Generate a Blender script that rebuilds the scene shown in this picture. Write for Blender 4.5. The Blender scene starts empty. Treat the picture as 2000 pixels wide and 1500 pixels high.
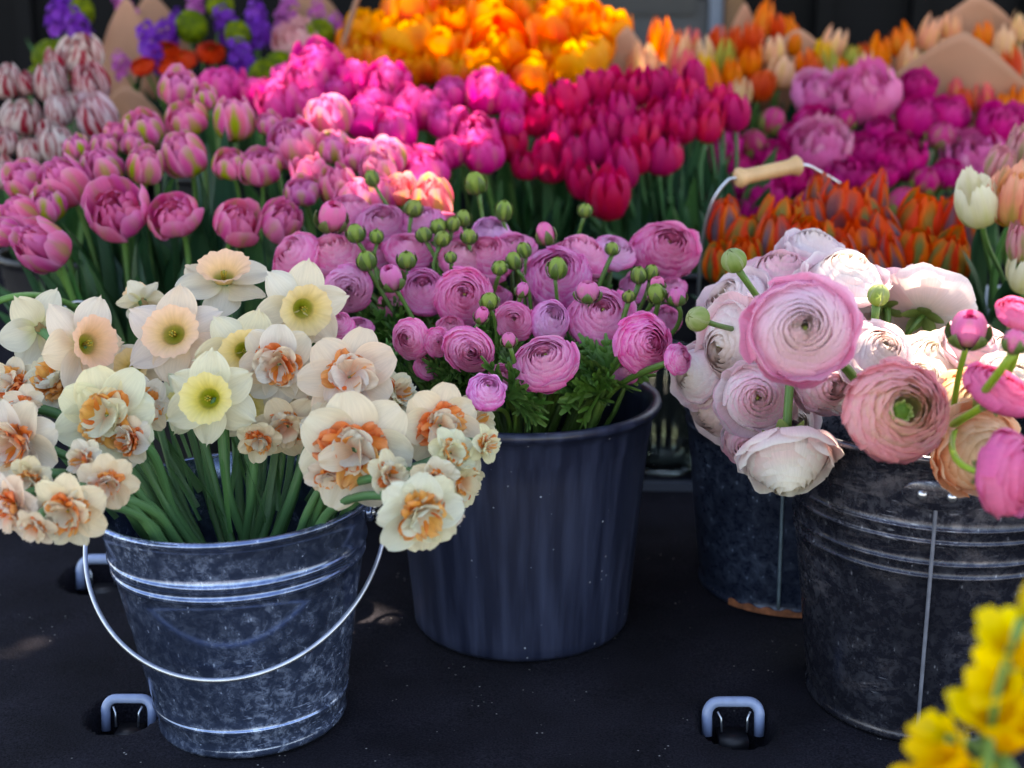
import bpy, math, random
import numpy as np
from mathutils import Vector, Quaternion, Matrix
R = math.radians
random.seed(7); NP = np.random.RandomState(11)
SC = bpy.context.scene; COL = SC.collection

# ------------------------------------------------------------------ camera
CH = 0.79; PITCH = R(15.0); FPX = 2778.0
cd = bpy.data.cameras.new('camera'); cam = bpy.data.objects.new('camera', cd); COL.objects.link(cam)
cam.location = (0, 0, CH); cam.rotation_euler = (R(90) - PITCH, 0, 0)
cd.sensor_width = 36; cd.lens = 50; cd.clip_end = 400; cd.clip_start = 0.02
cd.dof.use_dof = True; cd.dof.focus_distance = 1.58; cd.dof.aperture_fstop = 3.4
SC.camera = cam
# ------------------------------------------------------------------ light
SUN_EL = R(56); SUN_AZ = R(17)          # azimuth measured from +Y (behind the flowers) towards +X
w = bpy.data.worlds.new('World'); SC.world = w; w.use_nodes = True
nt = w.node_tree; bg = nt.nodes['Background']
sky = nt.nodes.new('ShaderNodeTexSky'); sky.sky_type = 'NISHITA'; sky.sun_disc = False
sky.sun_elevation = SUN_EL; sky.sun_rotation = SUN_AZ
nt.links.new(sky.outputs[0], bg.inputs[0]); bg.inputs[1].default_value = 0.15
SUNV = Vector((math.sin(SUN_AZ) * math.cos(SUN_EL), math.cos(SUN_AZ) * math.cos(SUN_EL), math.sin(SUN_EL)))
ld = bpy.data.lights.new('sun', 'SUN'); lo = bpy.data.objects.new('sun', ld); COL.objects.link(lo)
ld.energy = 5.0; ld.angle = R(0.5); ld.color = (1, .93, .82)
lo.rotation_euler = SUNV.to_track_quat('Z', 'Y').to_euler(); lo.location = SUNV * 8
SC.view_settings.view_transform = 'Standard'; SC.view_settings.look = 'None'
SC.view_settings.exposure = 2.26; SC.view_settings.gamma = 1.0
SC.view_settings.use_white_balance = True; SC.view_settings.white_balance_temperature = 8200; SC.view_settings.white_balance_tint = 12
SC.cycles.max_bounces = 8; SC.cycles.transmission_bounces = 6; SC.cycles.diffuse_bounces = 5

# ------------------------------------------------------------------ helpers
def lin(h):
    h = h.lstrip('#'); o = []
    for i in (0, 2, 4):
        c = int(h[i:i+2], 16) / 255.0
        o.append(c / 12.92 if c <= .04045 else ((c + .055) / 1.055) ** 2.4)
    return np.array(o)
def mixc(a, b, k):
    k = np.clip(np.asarray(k, float), 0, 1)[..., None]
    return a * (1 - k) + b * k
CAMF = Vector((0, math.cos(PITCH), -math.sin(PITCH))); CAMU = Vector((0, math.sin(PITCH), math.cos(PITCH))); CAMR = Vector((1, 0, 0))
def ray(px, py): return CAMR * ((px - 1000) / FPX) + CAMU * (-(py - 750) / FPX) + CAMF
def at(px, py, Y):
    d = ray(px, py); return Vector((0, 0, CH)) + d * (Y / d.y)
def depth(p): return (p - Vector((0, 0, CH))).dot(CAMF)
def face(fx, fy, back=False):
    z = math.sqrt(max(0.0, 1 - fx * fx - fy * fy)) * (-1 if back else 1)
    return (CAMR * fx - CAMU * fy - CAMF * z).normalized()

class MB:
    """collects grids; becomes ONE mesh with colour and petal-coordinate attributes"""
    def __init__(s): s.v, s.f, s.c, s.u, s.n, s.k = [], [], [], [], 0, 0
    def grid(s, X, Y, Z, C, closed=False):
        a, b = X.shape; s.k += 1
        s.v.append(np.stack([X, Y, Z], -1).reshape(-1, 3))
        C = np.broadcast_to(C, (a, b, 3)); s.c.append(C.reshape(-1, 3))
        uu, vv = np.meshgrid(np.linspace(0, 1, b), np.linspace(0, 1, a)); s.u.append(np.stack([uu + 3.7 * s.k, vv, 0 * uu], -1).reshape(-1, 3))
        i = np.arange(a - 1)[:, None] * b + np.arange(b - 1)[None, :] + s.n
        s.f.append(np.stack([i, i + 1, i + b + 1, i + b], -1).reshape(-1, 4))
        if closed:
            j = np.arange(a - 1) * b + s.n
            s.f.append(np.stack([j + b - 1, j, j + b, j + 2 * b - 1], -1))
        s.n += a * b
    def mesh(s, name, mat):
        v = np.concatenate(s.v).astype(np.float32); f = np.concatenate(s.f).astype(np.int32)
        m = bpy.data.meshes.new(name); m.vertices.add(len(v)); m.vertices.foreach_set('co', v.ravel())
        m.loops.add(f.size); m.loops.foreach_set('vertex_index', f.ravel())
        m.polygons.add(len(f)); m.polygons.foreach_set('loop_start', np.arange(0, f.size, 4, dtype=np.int32))
        m.polygons.foreach_set('loop_total', np.full(len(f), 4, np.int32)); m.polygons.foreach_set('use_smooth', np.ones(len(f), bool))
        c = np.concatenate(s.c)
        if mat is M_PET: l_ = (c @ np.array([.3, .55, .15]))[:, None]; c = np.clip(l_ + (c - l_)*1.25, .004, .9)
        a = m.attributes.new('Col', 'FLOAT_COLOR', 'POINT')
        a.data.foreach_set('color', np.concatenate([c, np.ones((len(c), 1))], 1).astype(np.float32).ravel())
        a = m.attributes.new('PUV', 'FLOAT_VECTOR', 'POINT'); a.data.foreach_set('vector', np.concatenate(s.u).astype(np.float32).ravel())
        m.update(calc_edges=True); m.validate(); m.materials.append(mat); return m

def link(name, data, parent=None, loc=(0, 0, 0), quat=None, scale=1.0, color=None):
    o = bpy.data.objects.new(name, data); COL.objects.link(o); o.parent = parent; o.location = loc
    if quat is not None: o.rotation_mode = 'QUATERNION'; o.rotation_quaternion = quat
    o.scale = (scale,) * 3 if not hasattr(scale, '__len__') else scale
    if color is not None: o.color = (*color, 1)
    return o
def tag(o, label=None, cat=None, group=None, kind=None):
    if label: o['label'] = label
    if cat: o['category'] = cat
    if group: o['group'] = group
    if kind: o['kind'] = kind
    return o
def thing(name, label, cat, loc=(0, 0, 0), group=None):
    return tag(link(name, None, None, loc), label, cat, group)

# ------------------------------------------------------------------ materials
def newmat(name):
    m = bpy.data.materials.new(name); m.use_nodes = True; m.node_tree.nodes.clear(); return m, m.node_tree
def N(t, typ, **k):
    n = t.nodes.new(typ)
    for a, b in k.items():
        if a[0] == 'i' and a[1:].isdigit(): n.inputs[int(a[1:])].default_value = b
        else: setattr(n, a, b)
    return n
def plant_mat(name, transl=.35, rough=.5, vein=.25, vscale=(34, 2.2, 1), bump=.25, spec=.25, tint=None):
    m, t = newmat(name); L = t.links.new
    out = N(t, 'ShaderNodeOutputMaterial'); p = N(t, 'ShaderNodeBsdfPrincipled'); tr = N(t, 'ShaderNodeBsdfTranslucent'); mx = N(t, 'ShaderNodeMixShader')
    ca = N(t, 'ShaderNodeAttribute', attribute_name='Col'); ua = N(t, 'ShaderNodeAttribute', attribute_name='PUV'); oi = N(t, 'ShaderNodeObjectInfo')
    mp = N(t, 'ShaderNodeMapping'); mp.inputs['Scale'].default_value = vscale; L(ua.outputs['Vector'], mp.inputs[0])
    nz = N(t, 'ShaderNodeTexNoise'); nz.inputs['Scale'].default_value = 1; nz.inputs['Detail'].default_value = 3; L(mp.outputs[0], nz.inputs['Vector'])
    mr = N(t, 'ShaderNodeMapRange'); mr.inputs[1].default_value = .3; mr.inputs[2].default_value = .7; mr.inputs[3].default_value = 1 - vein; mr.inputs[4].default_value = 1 + vein * .35
    L(nz.outputs['Fac'], mr.inputs[0])
    a = N(t, 'ShaderNodeMix', data_type='RGBA', blend_type='MULTIPLY'); a.inputs[0].default_value = 1
    L(ca.outputs['Color'], a.inputs[6]); L(oi.outputs['Color'], a.inputs[7])
    b = N(t, 'ShaderNodeVectorMath', operation='SCALE'); L(a.outputs[2], b.inputs[0]); L(mr.outputs[0], b.inputs['Scale'])
    L(b.outputs[0], p.inputs['Base Color']); L(b.outputs[0], tr.inputs['Color'])
    p.inputs['Roughness'].default_value = rough; p.inputs['Specular IOR Level'].default_value = spec
    bp = N(t, 'ShaderNodeBump'); bp.inputs['Strength'].default_value = bump; bp.inputs['Distance'].default_value = .002
    L(nz.outputs['Fac'], bp.inputs['Height']); L(bp.outputs[0], p.inputs['Normal'])
    mx.inputs[0].default_value = transl; L(p.outputs[0], mx.inputs[1]); L(tr.outputs[0], mx.inputs[2]); L(mx.outputs[0], out.inputs[0])
    return m
M_PET = plant_mat('petal_tissue', .45, .5, .10)
M_LEAF = plant_mat('leaf_tissue', .22, .42, .22, (26, .8, 1), .3, .4)
M_STEM = plant_mat('stem_tissue', .08, .42, .25, (18, 3, 1), .3, .4)
M_CEN = plant_mat('flower_centre', .15, .6, .3, (8, 8, 1), .6, .2)

def simple_mat(name, col, rough=.5, metal=0, spec=.5, noise=0, nscale=40, bump=0):
    m, t = newmat(name); L = t.links.new
    out = N(t, 'ShaderNodeOutputMaterial'); p = N(t, 'ShaderNodeBsdfPrincipled'); L(p.outputs[0], out.inputs[0])
    p.inputs['Roughness'].default_value = rough; p.inputs['Metallic'].default_value = metal; p.inputs['Specular IOR Level'].default_value = spec
    tc = N(t, 'ShaderNodeTexCoord'); nz = N(t, 'ShaderNodeTexNoise'); nz.inputs['Scale'].default_value = nscale; nz.inputs['Detail'].default_value = 6
    L(tc.outputs['Object'], nz.inputs['Vector'])
    cr = N(t, 'ShaderNodeValToRGB'); cr.color_ramp.elements[0].position = .3; cr.color_ramp.elements[1].position = .72
    c = np.array(col); cr.color_ramp.elements[0].color = (*(c * (1 - noise)), 1); cr.color_ramp.elements[1].color = (*np.minimum(c * (1 + noise), 1), 1)
    L(nz.outputs['Fac'], cr.inputs[0]); L(cr.outputs[0], p.inputs['Base Color'])
    if bump:
        b = N(t, 'ShaderNodeBump'); b.inputs['Strength'].default_value = bump; b.inputs['Distance'].default_value = .002
        L(nz.outputs['Fac'], b.inputs['Height']); L(b.outputs[0], p.inputs['Normal'])
    return m

def galv_mat(name, dark, light, rough=.25, amount=.5, met=.5, scuff=None):
    m, t = newmat(name); L = t.links.new
    out = N(t, 'ShaderNodeOutputMaterial'); p = N(t, 'ShaderNodeBsdfPrincipled'); L(p.outputs[0], out.inputs[0])
    tc = N(t, 'ShaderNodeTexCoord')
    n1 = N(t, 'ShaderNodeTexNoise'); n1.inputs['Scale'].default_value = 75; n1.inputs['Detail'].default_value = 9; n1.inputs['Roughness'].default_value = .78; n1.inputs['Distortion'].default_value = .35
    n2 = N(t, 'ShaderNodeTexNoise'); n2.inputs['Scale'].default_value = 7; n2.inputs['Detail'].default_value = 4
    mp = N(t, 'ShaderNodeMapping'); mp.inputs['Scale'].default_value = (60, 60, 260); mp.inputs['Rotation'].default_value = (.5, .35, .2)
    n3 = N(t, 'ShaderNodeTexNoise'); n3.inputs['Scale'].default_value = 1; n3.inputs['Detail'].default_value = 5
    mp4 = N(t, 'ShaderNodeMapping'); mp4.inputs['Scale'].default_value = (1, 1, .35)
    v = N(t, 'ShaderNodeTexVoronoi'); v.inputs['Scale'].default_value = 170
    for n in (n1, n2): L(tc.outputs['Object'], n.inputs['Vector'])
    L(tc.outputs['Object'], mp.inputs[0]); L(mp.outputs[0], n3.inputs['Vector'])
    L(tc.outputs['Object'], mp4.inputs[0]); L(mp4.outputs[0], v.inputs['Vector'])
    def rng(src, a, b, lo=0., hi=1.):
        r = N(t, 'ShaderNodeMapRange'); r.inputs[1].default_value = a; r.inputs[2].default_value = b; r.inputs[3].default_value = lo; r.inputs[4].default_value = hi
        L(src, r.inputs[0]); return r.outputs[0]
    def mth(op, x, y):
        q = N(t, 'ShaderNodeMath', operation=op)
        for i, z in enumerate((x, y)):
            if isinstance(z, (int, float)): q.inputs[i].default_value = z
            else: L(z, q.inputs[i])
        q.use_clamp = True; return q.outputs[0]
    blot = mth('MULTIPLY', rng(n1.outputs['Fac'], .46, .64), rng(n2.outputs['Fac'], .35, .65, .25, 1))
    scr = mth('MULTIPLY', rng(n3.outputs['Fac'], .62, .7), rng(n2.outputs['Fac'], .5, .6))
    spk = mth('MULTIPLY', rng(v.outputs['Distance'], .2, .12), rng(n1.outputs['Fac'], .52, .56))
    fac = mth('MAXIMUM', mth('MAXIMUM', mth('MULTIPLY', blot, amount), mth('MULTIPLY', scr, .75)), mth('MULTIPLY', spk, .9))
    mc = N(t, 'ShaderNodeMix', data_type='RGBA'); mc.inputs[6].default_value = (*dark, 1); mc.inputs[7].default_value = (*light, 1); L(fac, mc.inputs[0])
    dk = N(t, 'ShaderNodeVectorMath', operation='SCALE'); L(mc.outputs[2], dk.inputs[0]); L(rng(n2.outputs['Fac'], .3, .7, .62, 1.18), dk.inputs['Scale'])
    colout = dk.outputs[0]
    if scuff:
        mp5 = N(t, 'ShaderNodeMapping'); mp5.inputs['Scale'].default_value = (9, 9, 26); mp5.inputs['Rotation'].default_value = (.25, .5, 0); L(tc.outputs['Object'], mp5.inputs[0])
        n5 = N(t, 'ShaderNodeTexNoise'); n5.inputs['Scale'].default_value = 1; n5.inputs['Detail'].default_value = 9; n5.inputs['Roughness'].default_value = .7; n5.inputs['Distortion'].default_value = 2.2; L(mp5.outputs[0], n5.inputs['Vector'])
        m5 = N(t, 'ShaderNodeMix', data_type='RGBA'); L(colout, m5.inputs[6]); m5.inputs[7].default_value = (*scuff, 1)
        L(mth('MULTIPLY', mth('MULTIPLY', rng(n5.outputs['Fac'], .5, .62), rng(n2.outputs['Fac'], .46, .56)), .75), m5.inputs[0]); colout = m5.outputs[2]
    L(colout, p.inputs['Base Color'])
    L(rng(fac, 0, 1, met, met*.4), p.inputs['Metallic'])
    L(rng(n1.outputs['Fac'], .3, .7, rough * .55, rough * 1.7), p.inputs['Roughness'])
    b = N(t, 'ShaderNodeBump'); b.inputs['Strength'].default_value = .12; b.inputs['Distance'].default_value = .001
    L(n1.outputs['Fac'], b.inputs['Height']); L(b.outputs[0], p.inputs['Normal'])
    return m
M_GALV = galv_mat('galvanised_steel', (.13, .185, .34), (.55, .66, .90), .13, .7, .85)
M_GALVD = galv_mat('worn_zinc', (.030, .032, .050), (.25, .26, .31), .24, .34, .65, (.19, .175, .20))
M_GALVB = galv_mat('stained_zinc', (.020, .030, .065), (.20, .28, .44), .3, .4, .5)
M_WIRE = simple_mat('bare_wire', (.55, .58, .64), .28, .9, noise=.15, nscale=60)
M_RUST = simple_mat('rust', (.22, .07, .03), .8, 0, noise=.5, nscale=90, bump=.5)
M_WOOD = simple_mat('turned_wood', (.62, .36, .17), .42, 0, noise=.2, nscale=16)
M_BLACK = simple_mat('black_plastic', (.012, .012, .016), .45, 0, noise=.2)
M_DARKWALL = simple_mat('dark_panel', (.002, .002, .003), .7, 0, .15, noise=.3, nscale=5)
M_GREY = simple_mat('grey_metal', (.05, .05, .055), .6, .1, noise=.1, nscale=4)
M_BROWN = simple_mat('brown_wood', (.16, .07, .025), .6, 0, noise=.3, nscale=12)
M_KRAFT = plant_mat('kraft_paper', .25, .75, .06, (4, 4, 1), .15, .15)
M_LOOP = simple_mat('painted_loop', (.24, .31, .50), .35, 0, noise=.18, nscale=50)
M_WHITEB = simple_mat('pale_plastic', (.42, .44, .48), .5, 0, noise=.1)
M_STREET = simple_mat('street_paving', (.20, .19, .18), .9, 0, noise=.25, nscale=6)
M_BLOCKER = simple_mat('blocker_sheet', (.12, .11, .10), .9, 0, noise=.1)

def bluemat():
    m, t = newmat('navy_plastic'); L = t.links.new
    out = N(t, 'ShaderNodeOutputMaterial'); p = N(t, 'ShaderNodeBsdfPrincipled'); L(p.outputs[0], out.inputs[0])
    tc = N(t, 'ShaderNodeTexCoord'); mp = N(t, 'ShaderNodeMapping'); mp.inputs['Scale'].default_value = (60, 60, 1.2)
    n = N(t, 'ShaderNodeTexNoise'); n.inputs['Scale'].default_value = 1.; n.inputs['Detail'].default_value = 4
    L(tc.outputs['Object'], mp.inputs[0]); L(mp.outputs[0], n.inputs['Vector'])
    cr = N(t, 'ShaderNodeValToRGB'); cr.color_ramp.elements[0].position = .4; cr.color_ramp.elements[1].position = .75
    cr.color_ramp.elements[0].color = (.010, .014, .034, 1); cr.color_ramp.elements[1].color = (.034, .044, .088, 1)
    v = N(t, 'ShaderNodeTexVoronoi'); v.inputs['Scale'].default_value = 75; L(tc.outputs['Object'], v.inputs['Vector'])
    n2 = N(t, 'ShaderNodeTexNoise'); n2.inputs['Scale'].default_value = 23; L(tc.outputs['Object'], n2.inputs['Vector'])
    r1 = N(t, 'ShaderNodeMapRange'); r1.inputs[1].default_value = .12; r1.inputs[2].default_value = .06; L(v.outputs['Distance'], r1.inputs[0])
    r2 = N(t, 'ShaderNodeMapRange'); r2.inputs[1].default_value = .56; r2.inputs[2].default_value = .62; L(n2.outputs['Fac'], r2.inputs[0])
    mu = N(t, 'ShaderNodeMath', operation='MULTIPLY'); L(r1.outputs[0], mu.inputs[0]); L(r2.outputs[0], mu.inputs[1])
    mc = N(t, 'ShaderNodeMix', data_type='RGBA'); mc.inputs[7].default_value = (.3, .33, .4, 1)
    L(n.outputs['Fac'], cr.inputs[0]); L(cr.outputs[0], mc.inputs[6]); L(mu.outputs[0], mc.inputs[0]); L(mc.outputs[2], p.inputs['Base Color'])
    p.inputs['Roughness'].default_value = .38
    b = N(t, 'ShaderNodeBump'); b.inputs['Strength'].default_value = .25; b.inputs['Distance'].default_value = .001
    L(n.outputs['Fac'], b.inputs['Height']); L(b.outputs[0], p.inputs['Normal'])
    return m
M_BLUE = bluemat()
def feltmat():
    m, t = newmat('black_felt'); L = t.links.new
    out = N(t, 'ShaderNodeOutputMaterial'); p = N(t, 'ShaderNodeBsdfPrincipled'); L(p.outputs[0], out.inputs[0])
    tc = N(t, 'ShaderNodeTexCoord')
    n = N(t, 'ShaderNodeTexNoise'); n.inputs['Scale'].default_value = 420; n.inputs['Detail'].default_value = 5
    n2 = N(t, 'ShaderNodeTexNoise'); n2.inputs['Scale'].default_value = 9; n2.inputs['Detail'].default_value = 5
    v = N(t, 'ShaderNodeTexVoronoi'); v.inputs['Scale'].default_value = 95; nw = N(t, 'ShaderNodeTexNoise'); nw.inputs['Scale'].default_value = 14
    for q in (n, n2, v, nw): L(tc.outputs['Object'], q.inputs['Vector'])
    cr = N(t, 'ShaderNodeValToRGB'); cr.color_ramp.elements[0].position = .35; cr.color_ramp.elements[1].position = .75
    cr.color_ramp.elements[0].color = (.004, .004, .007, 1); cr.color_ramp.elements[1].color = (.021, .0195, .027, 1); L(n.outputs['Fac'], cr.inputs[0])
    c2 = N(t, 'ShaderNodeMapRange'); c2.inputs[1].default_value = .35; c2.inputs[2].default_value = .7; c2.inputs[3].default_value = .7; c2.inputs[4].default_value = 1.35; L(n2.outputs['Fac'], c2.inputs[0])
    sc = N(t, 'ShaderNodeVectorMath', operation='SCALE'); L(cr.outputs[0], sc.inputs[0]); L(c2.outputs[0], sc.inputs['Scale'])
    r1 = N(t, 'ShaderNodeMapRange'); r1.inputs[1].default_value = .13; r1.inputs[2].default_value = .07; L(v.outputs['Distance'], r1.inputs[0])
    r2 = N(t, 'ShaderNodeMapRange'); r2.inputs[1].default_value = .575; r2.inputs[2].default_value = .635; L(nw.outputs['Fac'], r2.inputs[0])
    mu = N(t, 'ShaderNodeMath', operation='MULTIPLY'); L(r1.outputs[0], mu.inputs[0]); L(r2.outputs[0], mu.inputs[1])
    mc = N(t, 'ShaderNodeMix', data_type='RGBA'); mc.inputs[7].default_value = (.34, .33, .31, 1); L(sc.outputs[0], mc.inputs[6]); L(mu.outputs[0], mc.inputs[0])
    L(mc.outputs[2], p.inputs['Base Color']); p.inputs['Roughness'].default_value = 1; p.inputs['Specular IOR Level'].default_value = .1
    b = N(t, 'ShaderNodeBump'); b.inputs['Strength'].default_value = .7; b.inputs['Distance'].default_value = .002
    L(n.outputs['Fac'], b.inputs['Height']); L(b.outputs[0], p.inputs['Normal'])
    return m
M_FELT = feltmat()
def glassmat():
    m, t = newmat('clear_glass'); out = N(t, 'ShaderNodeOutputMaterial'); p = N(t, 'ShaderNodeBsdfPrincipled'); t.links.new(p.outputs[0], out.inputs[0])
    p.inputs['Base Color'].default_value = (.85, .95, .9, 1); p.inputs['Roughness'].default_value = .04; p.inputs['Transmission Weight'].default_value = 1; p.inputs['IOR'].default_value = 1.45
    return m
M_GLASS = glassmat()

# ------------------------------------------------------------------ solids
def lathe(prof, mat, name, seg=96, col=(1, 1, 1)):
    a = np.array(prof, float); th = np.linspace(0, 2 * math.pi, seg, endpoint=False)[None, :]
    mb = MB(); mb.grid(a[:, :1] * np.cos(th), a[:, :1] * np.sin(th), a[:, 1:2] + 0 * th, np.array(col), closed=True)
    return mb.mesh(name, mat)
def tube(mb, pts, rad, col=(1, 1, 1), seg=8, col2=None):
    P = np.array([tuple(p) for p in pts], float); n = len(P); rad = np.broadcast_to(np.asarray(rad, float), (n,))
    T = np.gradient(P, axis=0); T /= np.linalg.norm(T, axis=1)[:, None] + 1e-9
    up = np.array([1., 0, 0]) if abs(T[0][0]) < .8 else np.array([0, 0, 1.])
    A = np.zeros_like(P); prev = up
    for i in range(n):
        a = prev - T[i] * prev.dot(T[i]); a /= np.linalg.norm(a) + 1e-9; A[i] = a; prev = a
    B = np.cross(T, A); th = np.linspace(0, 2 * math.pi, seg, endpoint=False)
    V = P[:, None] + rad[:, None, None] * (A[:, None] * np.cos(th)[None, :, None] + B[:, None] * np.sin(th)[None, :, None])
    V = np.concatenate([np.repeat(P[:1, None], seg, 1), V, np.repeat(P[-1:, None], seg, 1)])
    C = np.array(col, float)
    if col2 is not None: C = mixc(np.array(col), np.array(col2), np.repeat(np.linspace(0, 1, n + 2)[:, None], seg, 1))
    mb.grid(V[..., 0], V[..., 1], V[..., 2], C, closed=True)
def bez(p, n):
    t = np.linspace(0, 1, n)[:, None]; p = [np.array(tuple(q), float) for q in p]
    return (1-t)**3*p[0] + 3*(1-t)**2*t*p[1] + 3*(1-t)*t*t*p[2] + t**3*p[3]
def boxgrid(mb, x0, x1, y0, y1, z0, z1, col=(1, 1, 1), bev=.0):
    c = [(x0, y0), (x1, y0), (x1, y1), (x0, y1)]; cx, cy = (x0+x1)/2, (y0+y1)/2
    prof = [(0, z0), (1, z0), (1, z1), (0, z1)]
    P = [[(cx + (a-cx)*k, cy + (b-cy)*k, z) for a, b in c] for k, z in prof]
    A = np.array(P); mb.grid(A[..., 0], A[..., 1], A[..., 2], np.array(col), closed=True)
def boxmesh(name, mat, *boxes):
    mb = MB()
    for b in boxes: boxgrid(mb, *b)
    m = mb.mesh(name, mat); m.polygons.foreach_set('use_smooth', np.zeros(len(m.polygons), bool)); return m

# ------------------------------------------------------------------ setting
LOOPS = [(1432, 1385, 122), (252, 1375, 108), (205, 1108, 112)]
loops = []
for px, py, s in LOOPS:
    d = ray(px, py); p = Vector((0, 0, CH)) + d * (-CH / d.z); loops.append((p.x, p.y, s * depth(p) / FPX))
def floor_grid():
    xs = np.concatenate([np.linspace(-4, -1, 10)[:-1], np.linspace(-1, 1, 320), np.linspace(1, 4, 10)[1:]])
    ys = np.concatenate([np.linspace(.35, 1.0, 20)[:-1], np.linspace(1.0, 2.4, 230), np.linspace(2.4, 4.6, 12)[1:]])
    X, Y = np.meshgrid(xs, ys); Z = .0025 * np.sin(X * 9 + Y * 4) * np.sin(Y * 13 - X * 3) - .0025
    for x, y, s in loops:
        dx = (X - x) / (s * .62); dy = (Y - (y - s * .33)) / (s * .78); d = np.sqrt(dx**2 + dy**2)
        Z = Z - .07 * np.clip((1.0 - d) / .45, 0, 1) ** .8
    mb = MB(); mb.grid(X, Y, Z, np.ones(3)); return mb.mesh('floor', M_FELT)
tag(link('floor', floor_grid()), kind='structure')
tag(link('street_ground', boxmesh('street', M_STREET, (-60, 60, -60, 60, -.75, -.72))), kind='structure')
tag(link('stand_base', boxmesh('stand_base', M_BLACK, (-3.9, 3.9, .37, 4.6, -.72, -.09))), kind='structure')
o = link('back_wall', boxmesh('back_wall', M_DARKWALL, (-3.5, 3.5, 4.62, 4.72, -.72, 1.5), *[(x, x + .05, 4.58, 4.615, -.05, 1.5) for x in (-1.75, -1.55, .95, 1.25, 1.6)], (1.0, 2.2, 4.57, 4.614, .62, .66)))
tag(o, 'black panelled wall closing off the stand behind the flowers', 'wall', kind='structure')
t_ = thing('grey_cabinet', 'grey metal cabinet with dark window behind the orange tulips', 'cabinet', (0, 4.5, 0))
link('body', boxmesh('cab', M_GREY, (.2, .60, -.02, .05, 0, .80), (.2, .60, -.03, .02, .66, .70)), t_)
link('window', boxmesh('cabwin', M_BLACK, (.22, .56, -.035, -.022, .755, .95)), t_)
link('pillar', boxmesh('cabp', simple_mat('bluish_trim', (.13, .16, .22), .5), (.601, .64, -.04, .05, 0, 1.0)), t_)
tag(link('wooden_post', boxmesh('post', M_BROWN, (.645, .70, 4.44, 4.5, 0, 1.1))), 'brown wooden post standing beside the grey cabinet', 'post')
tag(link('floor_strip', boxmesh('strip', simple_mat('trim_grey', (.05, .06, .09), .4, .3), (-.2, .42, 2.26, 2.275, -.01, .012))), 'low grey-blue metal trim strip lying on the cloth behind the navy bucket', 'trim strip')

# canopy added out of view to block sun, gaps aimed at chosen flowers
def sunblocker():
    HZ = 3.1
    floor_holes = [(20, 1268, .022, .008), (60, 1250, .02, .007), (748, 1045, .016, .02)]
    st = .012; xs = np.arange(-1.6, 3.0, st); ys = np.arange(1.95, 6.4, st)
    X, Y = np.meshgrid(xs + st/2, ys + st/2)
    keep = np.ones(X.shape, bool)
    nz = .55 * np.sin(X*31 + 2*np.sin(Y*23)) * np.sin(Y*37 + 1.5*np.sin(X*19))
    for P, rad in SUNP:
        k = (HZ - P.z) / SUNV.z; cx = P.x + SUNV.x*k; cy = P.y + SUNV.y*k
        keep &= ~(np.sqrt((X - cx)**2 + ((Y - cy) * SUNV.z)**2) / rad + nz < 1.0)
    for px, py, rx, ry in floor_holes:
        d0 = ray(px, py); p = Vector((0, 0, CH)) + d0 * (-CH / d0.z); k = HZ / SUNV.z
        x = X - SUNV.x * k; y = Y - SUNV.y * k; keep &= ~(np.sqrt(((x - p.x)/rx)**2 + ((y - p.y)/ry)**2) < 1.)
    ii = -np.ones((len(ys)+1, len(xs)+1), int); V = []; F = []
    for j, i in zip(*np.nonzero(keep)):
        q = []
        for a, b in ((0, 0), (0, 1), (1, 1), (1, 0)):
            if ii[j+a, i+b] < 0: ii[j+a, i+b] = len(V); V.append((xs[0] + (i+b)*st, ys[0] + (j+a)*st, HZ))
            q.append(int(ii[j+a, i+b]))
        F.append(q)
    m = bpy.data.meshes.new('sunblocker'); m.from_pydata(V, [], F); m.materials.append(M_BLOCKER)
    o = link('added_sunblocker', m); md = o.modifiers.new('thick', 'SOLIDIFY'); md.thickness = .01
    tag(o, 'added unseen canopy with ragged gaps stretched high over the flower stand', 'sunblocker')

# floor loops
for i, (x, y, s) in enumerate(loops):
    lab = ['pale blue metal tie-down loop in the felt between the front buckets, standing clear', 'pale blue tie-down loop at the foot of the daffodil bucket',
           'pale blue tie-down loop half hidden behind the daffodil bucket handle'][i]
    t_ = thing('floor_loop', lab, 'tie-down loop', (x, y, 0), 'metal loops set in the black felt')
    mb = MB(); h = s * .31; k = s * .42
    pts = [(-k, .0, -.03), (-k, -.0, -.01)]
    for a in np.linspace(180, 90, 7): pts.append((-k + k*.45 + k*.45*math.cos(R(a)), -.001, h - k*.55 - .012 + k*.5*math.sin(R(a))))
    for a in np.linspace(90, 0, 7): pts.append((k - k*.45 + k*.45*math.cos(R(a)), -.001, h - k*.55 - .012 + k*.5*math.sin(R(a))))
    pts += [(k, 0, -.01), (k, 0, -.03)]
    pts = [(a, b + c * .25, c) for a, b, c in pts]
    tube(mb, pts, s * .085, seg=14); link('ring', mb.mesh('ring', M_LOOP), t_)
    mb = MB(); boxgrid(mb, -k*.55, k*.55, -.02, .012, -.05, -.03); link('bracket', mb.mesh('bracket', M_BLACK), t_)
    for sg in (-1, 1):
        mb = MB(); tube(mb, [(sg*k*.62, -.006, .0), (sg*k*.5, -.01, -.006), (sg*k*.48, -.014, -.022)], .0012, seg=6); link('clip', mb.mesh('clip', M_WIRE), t_)

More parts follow.
